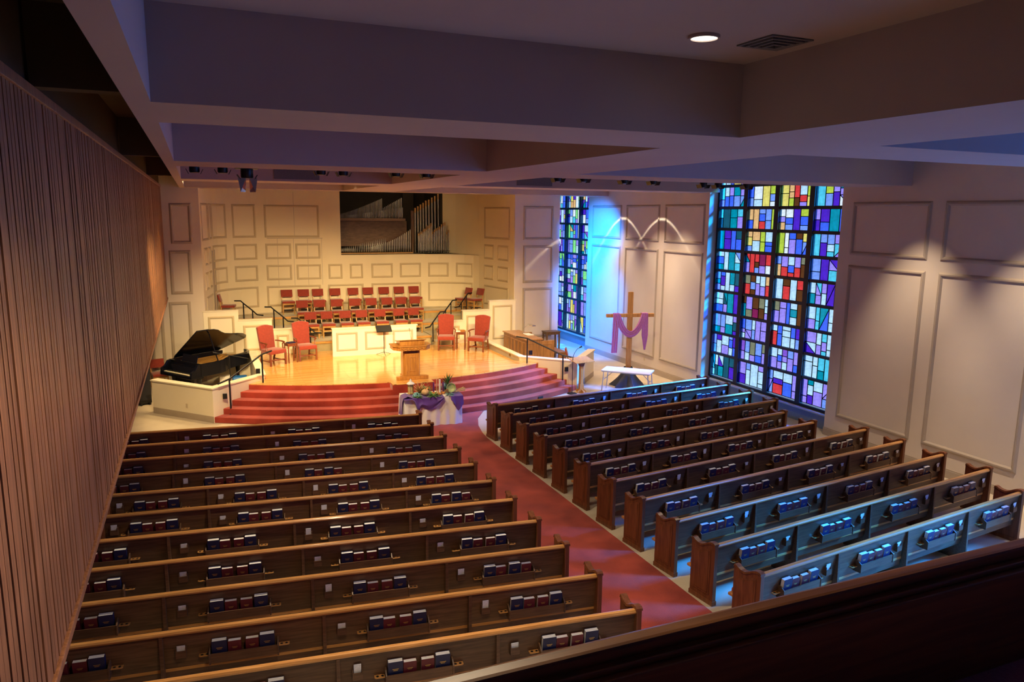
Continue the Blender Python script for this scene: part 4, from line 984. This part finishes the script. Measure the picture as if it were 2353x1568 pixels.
# ================================================================== PIPE ORGAN
org = empty('pipe_organ', (7.6, 31.0, ZL), 0, 'ranks of silver organ pipes in the open chamber above the choir', 'organ pipes')
OO = Vector((7.6, 31.0, ZL))
c7 = 430/2353.0
def pp7(x, y, Y): return aty(770+x*c7, 430+y*c7, Y)
def pipe(x, ytop, ybot, Y, rad, tip=False, cone=False):
    t = pp7(x, ytop, Y); b = pp7(x, ybot, Y); h = max(0.15, t.z-b.z); f = min(0.22, h*0.3)
    prof = [(rad*0.25, 0), (rad, f), (rad, h*0.999)] if not cone else [(rad*0.25, 0), (rad, f), (rad, h*0.6), (rad*0.15, h)]
    m = MB().lathe(prof, (0, 0, 0), 10); m.box(-rad*0.55, rad*0.55, -rad*1.04, -rad*0.6, f, f+rad*0.5)
    o = m.build('pipe', 'pipe_metal', org, smooth=True); o.location = Vector((t.x, Y, b.z))-OO
    if tip:
        q = MB().lathe([(rad*1.04, h-min(0.22, h*0.10)), (rad*1.04, h+0.004)], (0, 0, 0), 10).build('pipe_tip', 'pipe_copper', o, smooth=True)
for x, y in ((1005, 265), (1040, 245), (1073, 222), (1107, 200), (1142, 173), (1178, 160), (1217, 133), (1255, 115), (1297, 88), (1340, 72), (1386, 55), (1432, 40), (1488, 30)):
    pipe(x, y, 846, 30.9, 0.040+0.010*(x-1005)/480, tip=True)
for (a, b, ya, yb, n) in ((1050, 1206, 588, 462, 9), (1228, 1380, 562, 440, 8), (1405, 1540, 562, 440, 7)):
    for k in range(n): pipe(a+(b-a)*k/(n-1), ya+(yb-ya)*k/(n-1)+random.uniform(-8, 8), 848, 30.25, 0.029, tip=True)
for k in range(40):
    x = 85+22*k; f = k/39; pipe(x, 800-75*f-190*f**3, 822, 30.3, 0.013+0.012*f)
for k in range(24):
    x = 90+23.5*k; f = k/23; pipe(x, 765-125*f, 815, 30.55, 0.014+0.012*f, cone=True)
for k in range(32):
    x = 75+16.4*k; f = k/31; pipe(x, 335-190*f**1.2, 398, 31.2, 0.010+0.010*f)
for k in range(13):
    x = 605+19*k; f = k/12; pipe(x, 262-125*f, 398, 31.25, 0.018+0.008*f)
for k in range(44):
    x = 72+18*k; f = k/43; pipe(x, 372-115*f, 400, 31.0, 0.009+0.011*f)
def slab(x0, x1, y0, y1, Y, d, mat, nm):
    a = pp7(x0, y1, Y); b = pp7(x1, y0, Y); MB().box(a.x-OO.x, b.x-OO.x, Y-OO.y, Y+d-OO.y, a.z-OO.z, b.z-OO.z).build(nm, mat, org, bevel=0.004)
slab(60, 985, 822, 862, 30.15, 0.5, 'chair_oak', 'wind_chest')
slab(50, 885, 396, 424, 30.9, 0.5, 'chamber_wood', 'wind_chest')
slab(50, 900, 430, 745, 31.5, 0.6, 'chamber_wood', 'swell_box')
slab(962, 990, 300, 850, 30.95, 0.12, 'dark_walnut', 'pipe_rack_post')
slab(1045, 1560, 800, 812, 30.20, 0.02, 'black_metal', 'rack_rail')
slab(862, 985, 60, 850, 32.3, 0.1, 'chamber_dark', 'chamber_screen')
lamp('AREA', 'chamber_lamp', (7.5, 29.6, 6.7), 28, WARM, (7.5, 31, 4), size=2.0)

# ================================================================== NAVE FRONT: table, cross, lectern
r = empty('communion_table', (5.50, 18.50, 0), math.radians(-4), 'wooden table hidden under a white cloth at foot of the steps', 'table')
MB().box(-0.74, 0.74, -0.31, 0.31, 0.735, 0.765).build('table_top', 'honey_oak', r)
for sx in (-1, 1):
    for sy in (-1, 1): MB().box(sx*0.66-0.03, sx*0.66+0.03, sy*0.24-0.03, sy*0.24+0.03, 0.012, 0.735).build('leg', 'honey_oak', r)
def skirt(hx, hy, z0, z1, amp, n=120):
    per = []
    def rr(t):
        L = [2*hx, 2*hy, 2*hx, 2*hy]; s = t*sum(L)
        for i, l in enumerate(L):
            if s <= l or i == 3:
                u = s/l; return [(-hx+u*2*hx, -hy, 0, -1), (hx, -hy+u*2*hy, 1, 0), (hx-u*2*hx, hy, 0, 1), (-hx, hy-u*2*hy, -1, 0)][i]
            s -= l
    rows = []
    for j, zz in enumerate((z1, z1-0.02, z1-0.2, z1-0.45, z0)):
        a = amp*(0, 0.15, 0.5, 0.85, 1.0)[j]; row = []
        for i in range(n+1):
            x, y, nx, ny = rr((i % n)/n); w = a*(0.7+0.5*math.sin(i*0.9)+0.4*math.sin(i*0.37+1)); row.append((x+nx*w, y+ny*w, zz))
        rows.append(row)
    m = MB().grid(rows); m.add([(-hx, -hy, z1), (hx, -hy, z1), (hx, hy, z1), (-hx, hy, z1)], [(0, 1, 2, 3)])
    return m
ct = skirt(0.765, 0.335, 0.016, 0.772, 0.045).build('tablecloth', 'white_cloth', smooth=True); ct.location = (5.50, 18.50, 0); ct.rotation_euler = (0, 0, math.radians(-4))
tag(ct, 'white floor-length cloth covering the table at foot of steps', 'tablecloth')
# purple drape over the cloth
pd = empty('purple_drape', (5.50, 18.50, 0.775), math.radians(-4), 'purple satin cloth swagged across the white table front', 'cloth')
rows = []
for i in range(33):
    u = i/32; x = -0.78+u*1.06; row = []
    sag = (0.30*math.sin(pi*min(1, max(0, (u-0.30)/0.70)))**0.9 if u > 0.30 else 0.0) + (0.26*math.exp(-((u-0.34)/0.07)**2))+0.02
    for j in range(11):
        v = j/10
        if v < 0.4: row.append((x, 0.05-0.40*v/0.4, 0.006+0.012*math.sin(u*23+j)))
        else:
            w = (v-0.4)/0.6; row.append((x, -0.385-0.03*math.sin(w*9+u*4)*w-0.035*w, 0.004-sag*w))
    rows.append(row)
MB().grid(rows).build('front_swag', 'purple_cloth', pd, smooth=True, solid=0.006)
rows = []
for i in range(9):
    u = i/8; x = 0.46+u*0.33; row = []
    L = 0.36*(1-abs(u-0.62)*1.35)+0.04
    for j in range(9):
        v = j/8
        if v < 0.35: row.append((x, 0.08-0.46*v/0.35, 0.012))
        else: w = (v-0.35)/0.65; row.append((x+0.02*w*math.sin(u*8), -0.39-0.04*w-0.03*math.sin(u*11)*w, 0.010-L*w))
    rows.append(row)
MB().grid(rows).build('right_corner', 'purple_cloth', pd, smooth=True, solid=0.006)
rows = []
for i in range(9):
    u = i/8; y = -0.38+u*0.42; row = []
    for j in range(8):
        v = j/7
        if v < 0.3: row.append((-0.55-0.24*v/0.3, y, 0.012+0.05*math.sin(pi*v/0.3)))
        else: w = (v-0.3)/0.7; row.append((-0.81-0.03*math.sin(u*12)*w-0.03*w, y-0.02*w, 0.012-(0.50-0.1*u)*w))
    rows.append(row)
MB().grid(rows).build('left_fall', 'purple_cloth', pd, smooth=True, solid=0.006)
ZT = 0.79
def tpos(px, py, z=ZT): return None
def onto(lx, ly):
    a = math.radians(-4); return (5.50+lx*math.cos(a)-ly*math.sin(a), 18.50+lx*math.sin(a)+ly*math.cos(a), ZT)
# lantern
r = empty('lantern', onto(-0.50, 0.12), 0, 'gold lantern with white roof on the left of the table', 'lantern')
MB().lathe([(0.085, 0), (0.085, 0.03), (0.075, 0.04)], n=6).build('base', 'lantern_gold', r)
MB().lathe([(0.062, 0.04), (0.062, 0.26)], n=6).build('glass_body', 'lantern_glass', r)
for k in range(6):
    a = 2*pi*k/6; MB().tube([(0.072*math.cos(a), 0.072*math.sin(a), 0.035), (0.072*math.cos(a), 0.072*math.sin(a), 0.27)], 0.008, 6).build('frame_bar', 'lantern_gold', r)
MB().lathe([(0.11, 0.27), (0.085, 0.30), (0.035, 0.335), (0.032, 0.36), (0.015, 0.385), (0.003, 0.41)], n=12).build('roof', 'white_plastic', r, smooth=True)
# hydrangea
def blob(name, mat, loc, rad, label, cat, n=70, leafm=None):
    r = empty(name, loc, 0, label, cat); m = MB(); rg = random.Random(name)
    for k in range(n):
        v = Vector((rg.gauss(0, 1), rg.gauss(0, 1), abs(rg.gauss(0, 1))*0.8)).normalized()*rad*rg.uniform(0.75, 1.0)
        t = v.normalized(); u = t.cross(Vector((0.3, 0.2, 1))).normalized(); w = t.cross(u); s = rad*0.2
        m.add([v+u*s, v+w*s, v-u*s, v-w*s, v+t*s*0.5], [(0, 1, 4), (1, 2, 4), (2, 3, 4), (3, 0, 4), (3, 2, 1, 0)])
    m.build('petals', mat, r)['kind'] = 'stuff'
    return r
h = blob('hydrangea', 'flower_teal', onto(-0.42, -0.24), 0.115, 'pale teal hydrangea head at the front left of the table', 'flower', 90)
def spray(name, mat, loc, n, L, label, up=0.4, wd=0.018, cat='greenery'):
    r = empty(name, loc, 0, label, cat); rg = random.Random(label); m = MB()
    for k in range(n):
        a = rg.uniform(0, 2*pi); e = rg.uniform(up-0.5, up+0.5); d = Vector((math.cos(a)*math.cos(e), math.sin(a)*math.cos(e), abs(math.sin(e)))); l = L*rg.uniform(0.5, 1)
        s = d.cross(Vector((0, 0, 1))).normalized()*wd; nrm = s.cross(d).normalized()*0.004
        p0 = d*0.02; p1 = d*l*0.5; p2 = d*l-Vector((0, 0, l*0.15))
        m.add([p0, p1+s, p2, p1-s, p1+nrm], [(0, 1, 4), (1, 2, 4), (2, 3, 4), (3, 0, 4), (3, 2, 1, 0)])
    m.build('leaves', mat, r)['kind'] = 'stuff'
    m = MB(); 
    for k in range(5): a = k*1.26; m.tube([(0, 0, 0), (0.3*L*math.cos(a), 0.3*L*math.sin(a), 0.3*L)], 0.004, 5)
    m.build('stem', 'leaf_green', r)
    return r
spray('fern_sprig', 'leaf_green', onto(-0.40, -0.30), 36, 0.20, 'green leafy sprig hanging under the teal hydrangea', 0.1)
spray('fern_sprig', 'leaf_green', onto(0.02, -0.27), 60, 0.27, 'green leafy sprig at the front edge beside the candles', 0.2)
spray('fern_sprig', 'leaf_green', onto(-0.12, 0.10), 70, 0.32, 'green leafy sprig around the two gourds', 0.5)
spray('fern_sprig', 'leaf_blue', onto(0.44, -0.28), 30, 0.19, 'grey green sprig drooping below the green bowl', 0.1)
spray('blue_succulent', 'leaf_blue', onto(0.50, 0.14), 90, 0.38, 'tall blue grey spiky plant at the back right of the table', 0.8, 0.022, 'plant')
spray('green_spike', 'leaf_green', (onto(0.50, 0.14)[0], onto(0.50, 0.14)[1], ZT+0.16), 30, 0.46, 'upright green fronds above the blue grey plant', 1.2, 0.016, 'plant')
spray('dried_flowers', 'gourd_tan', onto(-0.26, 0.16), 60, 0.42, 'dried tan flower stems behind the lantern', 0.9, 0.014, 'dried flowers')
def gourd(loc, rad, mat, label, nm='gourd'):
    r = empty(nm, loc, 0, label, 'gourd'); m = MB(); n = 20; rows = []
    for j in range(11):
        t = pi*j/10; row = []
        for k in range(n+1):
            a = 2*pi*k/n; q = rad*math.sin(t)*(1+0.05*math.cos(8*a)); row.append((q*math.cos(a), q*math.sin(a), rad*0.85-rad*0.85*math.cos(t)))
        rows.append(row)
    m.grid(rows).build('body', mat, r, smooth=True); MB().tube([(0, 0, rad*1.66), (0.01, 0, rad*1.9), (0.03, 0, rad*2.05)], [0.014, 0.011, 0.009], 6).build('stem', 'wicker', r); return r
gourd(onto(-0.17, -0.16), 0.10, 'gourd_tan', 'large pale orange gourd at the table front')
gourd(onto(-0.03, 0.16), 0.075, 'gourd_orange', 'smaller orange gourd in front of the wicker basket')
b = empty('wicker_basket', onto(-0.10, 0.26), 0, 'dark wicker basket tipped behind the orange gourd', 'basket')
q = MB().lathe([(0.09, 0), (0.13, 0.10), (0.135, 0.11)], n=16).build('bowl', 'wicker', b, smooth=True)
MB().tube([(0.12*math.cos(t), 0, 0.1+0.16*math.sin(t)) for t in [pi*i/10 for i in range(11)]], 0.009, 6).build('handle', 'wicker', b)
b = empty('wreath', onto(0.12, -0.02), 0, 'curled vine ring lying between gourds and candles', 'wreath')
MB().tube([(0.13*math.cos(2*pi*i/20), 0.07*math.sin(2*pi*i/20), 0.06+0.05*math.sin(2*pi*i/20)) for i in range(21)], 0.008, 6).build('vine', 'wicker', b)
def candle(x, y, h, rad, mat, label):
    r = empty('candle', onto(x, y), 0, label, 'candle')
    MB().lathe([(0.055, 0.0), (0.06, 0.02), (0.045, 0.05), (rad, 0.055)], n=12).build('holder', 'gourd_orange', r, smooth=True)
    MB().lathe([(rad, 0.05), (rad, h), (rad*0.4, h+0.004)], n=12).build('wax', mat, r, smooth=True); MB().tube([(0, 0, h), (0, 0, h+0.02)], 0.0025, 5).build('wick', 'black_metal', r)
candle(0.22, -0.15, 0.40, 0.026, 'candle_white', 'thick white candle in the middle of the arrangement')
candle(0.13, -0.20, 0.44, 0.012, 'gourd_tan', 'slender tan taper candle left of the white candle')
candle(0.08, -0.04, 0.30, 0.02, 'candle_purple', 'dark purple candle left of the white candle')
candle(0.33, -0.06, 0.30, 0.02, 'candle_purple', 'dark purple candle right of the white candle')
candle(0.27, 0.06, 0.31, 0.02, 'candle_white', 'slim white candle behind the thick white candle')
b = empty('green_bowl', (onto(0.55, -0.12)[0], onto(0.55, -0.12)[1], ZT+0.02), 0, 'green glazed bowl tipped on its side on the right of the table', 'bowl')
o = MB().lathe([(0.04, 0.0), (0.10, 0.03), (0.125, 0.10), (0.115, 0.10), (0.09, 0.04), (0.01, 0.02)], n=20).build('bowl_body', 'green_bowl', b, smooth=True); o.rotation_euler = (math.radians(70), 0, math.radians(-15)); o.location = (0, 0.05, 0.11)
b = empty('wheat_sheaf', onto(0.66, -0.16), math.radians(8), 'sheaf of golden wheat sticking out on the right of the table', 'wheat')
m = MB(); rg = random.Random(5)
for k in range(14): dy, dz = rg.uniform(-0.04, 0.04), rg.uniform(0.01, 0.08); m.tube([(-0.18, 0, 0.03), (0.10, dy, 0.03+dz), (0.24, dy*2, 0.03+dz*1.4)], [0.003, 0.004, 0.009], 5)
m.build('stalks', 'wheat', b)
b = empty('pine_cone', onto(0.42, -0.14), 0, 'brown pine cone beside the green bowl', 'pine cone')
m = MB()
for j in range(7):
    for k in range(7):
        a = 2*pi*(k+0.5*(j % 2))/7; q = 0.045*math.sin(0.5+j*0.38); m.lathe([(0.016, 0), (0.002, 0.014)], (q*math.cos(a), q*math.sin(a), 0.01+0.018*j), 4)
m.build('scales', 'wicker', b)

# wooden cross with cloth
g = Vector((12.78, 20.45, 0))
r = empty('wooden_cross', g, math.radians(-12), 'tall rough wooden cross standing behind the folding table', 'cross')
MB().box(-0.077, 0.077, -0.05, 0.05, 0.02, 3.07).build('upright', 'cross_wood', r, bevel=0.006)
MB().box(-0.80, 0.80, -0.062, 0.04, 2.26, 2.37).build('crossbeam', 'cross_wood', r, bevel=0.006)
MB().box(-0.35, 0.35, -0.05, 0.05, 0.0, 0.09).box(-0.05, 0.05, -0.35, 0.35, 0.0, 0.09).build('foot', 'cross_wood', r)
dr = empty('lilac_scarf', g+Vector((0, 0, 2.37)), math.radians(-12), 'lilac gauze scarf draped over the arms of the wooden cross', 'scarf')
def ribbon(path, wv, nm, folds=5, n=14):
    rows = []
    for i, p in enumerate(path):
        row = []
        for j in range(n+1):
            v = j/n-0.5; w = wv(i/(len(path)-1)); row.append((p[0]+v*w[0], p[1]-0.02*math.sin(j*2*pi*folds/n+i*0.2), p[2]+v*w[1]))
        rows.append(row)
    return MB().grid(rows).build(nm, 'lilac_cloth', dr, smooth=True, solid=0.004)
sw = [(-0.44+0.88*t, -0.10, -0.04-0.62*(1-(2*t-1)**2)**0.8) for t in [i/24 for i in range(25)]]
ribbon(sw, lambda t: (0.20*math.cos(pi*t)*0.9, 0.16*math.sin(pi*t)+0.05), 'swag', 3)
ribbon([(-0.50-0.04*t, -0.10, 0.02-1.28*t) for t in [i/10 for i in range(11)]], lambda t: (0.20, 0.0), 'left_tail', 3)
ribbon([(0.47+0.02*t, -0.10, 0.02-1.20*t) for t in [i/10 for i in range(11)]], lambda t: (0.22*(1-0.75*max(0, t-0.6)/0.4), 0.0), 'right_tail', 3)
for sx, nm in ((-0.47, 'left_loop'), (0.47, 'right_loop')):
    rows = []
    for i in range(7):
        a = pi*i/6; rows.append([(sx-0.1+0.2*j/8, -0.011-0.085*math.cos(a), 0.012+0.02*math.sin(a)-0.02*abs(math.cos(a))) for j in range(9)])
    MB().grid(rows).build(nm, 'lilac_cloth', dr, smooth=True, solid=0.004)
bc = empty('black_cloth', g, 0, 'black cloth gathered around the foot of the cross', 'cloth')
m = MB(); rows = []
for j in range(10):
    t = j/9; row = []
    for k in range(37):
        a = 2*pi*k/36; q = 0.13+0.34*t**1.5; q *= 1+0.16*t*math.sin(7*a+t*2)+0.08*t*math.sin(13*a); row.append((q*math.cos(a)*1.1, q*math.sin(a), 0.62-0.60*t+0.03*math.sin(5*a)*t*(1-t)))
    rows.append(row)
m.grid(rows).build('folds', 'black_cloth', bc, smooth=True, solid=0.006)

# folding table
NL, NR, FLc = atz(1380.8, 850.7, 0.72), atz(1493.5, 860.6, 0.72), atz(1391.6, 839.9, 0.72)
ux = (NR-NL); Lx = ux.length; rz = math.atan2(ux.y, ux.x)
r = empty('folding_table', NL+(NR-NL)*0.5-Vector((0, 0, 0.72)), rz, 'white folding table standing in front of the wooden cross', 'table')
D = 0.70
MB().box(-Lx/2, Lx/2, 0, D, 0.69, 0.72).build('table_top', 'white_plastic', r, bevel=0.008)
MB().box(-Lx/2+0.02, Lx/2-0.02, 0.02, D-0.02, 0.665, 0.69).build('frame', 'steel', r)
for sx in (-1, 1):
    for y in (0.06, D-0.06):
        MB().tube([(sx*(Lx/2-0.08), y, 0.68), (sx*(Lx/2-0.02), y, 0.0)], 0.014, 8).build('leg', 'steel', r)
    MB().tube([(sx*(Lx/2-0.35), D/2, 0.67), (sx*(Lx/2-0.06), D/2, 0.40)], 0.010, 6).tube([(sx*(Lx/2-0.055), 0.06, 0.40), (sx*(Lx/2-0.055), D-0.06, 0.40)], 0.010, 6).build('brace', 'steel', r)

# lectern and microphone stand at the right end of the steps
g = atz(1336, 903, 0.0)
r = empty('lectern', (g.x, g.y+0.05, 0), math.radians(8), 'slender light wooden lectern beside the right stage parapet', 'lectern')
MB().box(-0.055, 0.055, -0.05, 0.05, 0.06, 1.0).build('post', 'cross_wood', r, bevel=0.008)
MB().ext([(-0.18, -0.06, 0.0), (0.18, -0.06, 0.0), (0.16, -0.06, 0.05), (0.08, -0.06, 0.12), (0.07, -0.06, 0.28), (-0.07, -0.06, 0.28), (-0.08, -0.06, 0.12), (-0.16, -0.06, 0.05)], (0, 0.03, 0)).ext([(-0.03, -0.22, 0.0), (-0.03, 0.22, 0.0), (-0.03, 0.2, 0.06), (-0.03, 0.06, 0.12), (-0.03, -0.06, 0.12), (-0.03, -0.2, 0.06)], (0.06, 0, 0)).build('foot', 'cross_wood', r, bevel=0.006)
MB().ext([(-0.17, -0.055, 0.99), (0.17, -0.055, 0.99), (0.10, -0.055, 0.94), (0.06, -0.055, 0.84), (-0.06, -0.055, 0.84), (-0.10, -0.055, 0.94)], (0, 0.11, 0)).build('bracket', 'mahogany', r, bevel=0.006)
MB().hexa([(-0.36, -0.22, 0.98), (0.36, -0.22, 0.98), (0.36, 0.22, 1.07), (-0.36, 0.22, 1.07)], [(-0.36, -0.22, 1.005), (0.36, -0.22, 1.005), (0.36, 0.22, 1.095), (-0.36, 0.22, 1.095)]).build('desk', 'cross_wood', r, bevel=0.006)
g = atz(1316, 906, 0.0)
r = empty('microphone_stand', (g.x, g.y+0.05, 0), 0, 'round-based microphone stand beside the slender lectern', 'microphone stand')
MB().lathe([(0.15, 0.0), (0.15, 0.018), (0.03, 0.035)], n=18).build('base', 'black_metal', r, smooth=True)
MB().tube([(0, 0, 0.03), (0, 0, 1.15)], 0.011, 8).build('pole', 'black_metal', r)
MB().tube([(0, 0, 1.13), (0.05, 0, 1.28), (0.14, 0, 1.40), (0.24, 0, 1.45)], 0.008, 8).build('gooseneck', 'black_metal', r)
MB().tube([(0.22, 0, 1.44), (0.30, 0, 1.48)], [0.018, 0.028], 10).build('microphone', 'black_metal', r, smooth=True)

# ================================================================== CEILING FIXTURES
def fixture():
    r = bpy.data.objects.new('stage_light', None); COL.objects.link(r)
    MB().lathe([(0.07, 0.0), (0.085, 0.02), (0.085, 0.20), (0.06, 0.26)], n=12).build('housing', 'black_metal', r, smooth=True)
    for s in (-1, 1): MB().hexa([(s*0.09, -0.09, -0.02), (s*0.13, -0.09, 0.06), (s*0.13, 0.09, 0.06), (s*0.09, 0.09, -0.02)], [(s*0.10, -0.09, -0.02), (s*0.14, -0.09, 0.06), (s*0.14, 0.09, 0.06), (s*0.10, 0.09, -0.02)]).build('barn_door', 'black_metal', r)
    MB().hexa([(-0.15, -0.12, 0.16), (0.15, -0.12, 0.16), (0.15, 0.12, 0.16), (-0.15, 0.12, 0.16)], [(-0.19, -0.14, 0.24), (0.19, -0.14, 0.24), (0.19, 0.14, 0.24), (-0.19, 0.14, 0.24)]).build('collar', 'black_metal', r)
    MB().tube([(0, 0, 0.24), (0, 0, 0.75)], 0.016, 8).build('hanger', 'black_metal', r)
    return r
FX = fixture(); fu = False
for i, (px, py) in enumerate(((447, 397), (512, 398), (568, 410), (738, 402), (789, 404), (910, 406), (980, 408), (1282, 417), (1341, 418), (1435, 422), (1501, 424), (1616, 431), (1650, 432), (1715, 434))):
    p = aty(px, py, 14.25); c = clone(FX) if fu else FX; fu = True
    c.location = (p.x, 14.25, ZC-0.75 if False else p.z); c.rotation_euler = (0, 0, 0)
    for ch in c.children:
        if ch.name.startswith('hanger'): ch.scale = (1, 1, (ZC-p.z)/0.75)
    tag(c, 'black stage spotlight with barn doors, %s from left along the beam' % (ORD+['thirteenth', 'fourteenth'])[i], 'spotlight', 'stage lights behind the second beam')
    if i == 2:
        c.scale = (1.25, 1.25, 1.0)
        for s in (-1, 1): MB().hexa([(s*0.10, -0.08, -0.24), (s*0.03, 0.0, -0.24), (s*0.03, 0.02, -0.24), (s*0.10, -0.06, -0.24)], [(s*0.13, -0.09, 0.0), (s*0.02, -0.09, 0.0), (s*0.02, -0.07, 0.0), (s*0.13, -0.07, 0.0)]).build('long_barn_door', 'chrome', c)
def downlight(x, y, e, label, size=100, col=(1.0, 0.80, 0.52)):
    r = empty('downlight', (x, y, ZC-0.02), 0, label, 'ceiling light', 'round downlights in the ceiling coffers')
    MB().ring([(0.10, 0.02), (0.10, -0.003), (0.118, -0.003), (0.118, 0.02)]).build('trim_ring', 'ceiling_paint', r, smooth=True)
    MB().lathe([(0.0995, 0.006), (0.0995, 0.012)], n=24).build('lens', 'lamp_glow', r)
    lamp('SPOT', 'downlight_beam', (x, y, ZC-0.05), e, col, (x, y, 0), spot_size=math.radians(size), spot_blend=0.8, shadow_soft_size=0.1)
downlight(3.60, 4.87, 300, 'round glowing downlight in the nearest ceiling coffer', 86)
DL = [(1.3, 4.0), (2.2, 9.4), (10.4, 9.4), (2.2, 16.0), (10.4, 16.0), (10.4, 3.0)]
for i, (x, y) in enumerate(DL): downlight(x, y, 620 if y == 4.0 else (1300 if x < 5 else 400), 'round downlight hidden in the %s %s coffer' % ('left' if x < 5 else 'right', {9.4: 'second', 16.0: 'third', 3.0: 'nearest', 4.0: 'nearest'}[y]), 126 if y == 4.0 else 100)
# wall washers near the right wall
for wi, y in enumerate((24.05, 21.55, 19.9+0.35, 11.5, 9.0, 6.9)):
    r = empty('wall_washer', (13.1, y, ZC-0.02), 0, 'recessed wall washer along right wall, %s from the stage end' % ORD[wi], 'ceiling light', 'wall washers along the right wall')
    MB().ring([(0.08, 0.02), (0.08, -0.003), (0.095, -0.003), (0.095, 0.02)]).build('trim_ring', 'ceiling_paint', r); MB().lathe([(0.079, 0.006), (0.079, 0.012)], n=18).build('lens', 'lamp_glow', r)
    lamp('SPOT', 'wall_wash_beam', (13.1, y, ZC-0.06), 800, (1.0, 0.76, 0.52), (14.45, y, 1.2), spot_size=math.radians(56), spot_blend=0.9, shadow_soft_size=0.05)
    if wi < 2:      # bright rim that the lamp's reflector throws, an arc on the wall
        rl = lamp('SPOT', 'reflector_rim_beam', (13.49, y, ZC-0.06), 400, (1.0, 0.86, 0.66), (13.49, y, 0), spot_size=math.radians(84), spot_blend=0.0, shadow_soft_size=0.01)
        L = rl.data; L.use_nodes = True; nt = L.node_tree; em = nt.nodes.get('Emission') or nt.nodes.new('ShaderNodeEmission')
        tc = nt.nodes.new('ShaderNodeTexCoord'); sx = nt.nodes.new('ShaderNodeSeparateXYZ'); nt.links.new(tc.outputs['Normal'], sx.inputs[0])
        ab = nt.nodes.new('ShaderNodeMath'); ab.operation = 'ABSOLUTE'; nt.links.new(sx.outputs['Z'], ab.inputs[0])
        ac = nt.nodes.new('ShaderNodeMath'); ac.operation = 'ARCCOSINE'; nt.links.new(ab.outputs[0], ac.inputs[0])
        su = nt.nodes.new('ShaderNodeMath'); su.operation = 'SUBTRACT'; nt.links.new(ac.outputs[0], su.inputs[0]); su.inputs[1].default_value = math.radians(38.5)
        a2 = nt.nodes.new('ShaderNodeMath'); a2.operation = 'ABSOLUTE'; nt.links.new(su.outputs[0], a2.inputs[0])
        mr = nt.nodes.new('ShaderNodeMapRange'); mr.inputs['From Min'].default_value = 0.0; mr.inputs['From Max'].default_value = math.radians(1.3); mr.inputs['To Min'].default_value = 1.0; mr.inputs['To Max'].default_value = 0.0
        nt.links.new(a2.outputs[0], mr.inputs['Value']); nt.links.new(mr.outputs['Result'], em.inputs['Strength'])
# ceiling vent
v = atz(1780, 97, ZC)
r = empty('ceiling_vent', (v.x, v.y, ZC-0.012), 0, 'square louvred air vent in the nearest coffer ceiling', 'vent')
for k in range(4):
    a = 0.20-0.045*k; b = a-0.022; m = MB()
    m.box(-a, a, -a, -b, -0.008*k, 0.011).box(-a, a, b, a, -0.008*k, 0.011).box(-a, -b, -b, b, -0.008*k, 0.011).box(b, a, -b, b, -0.008*k, 0.011); m.build('louvre', 'grille_grey', r)
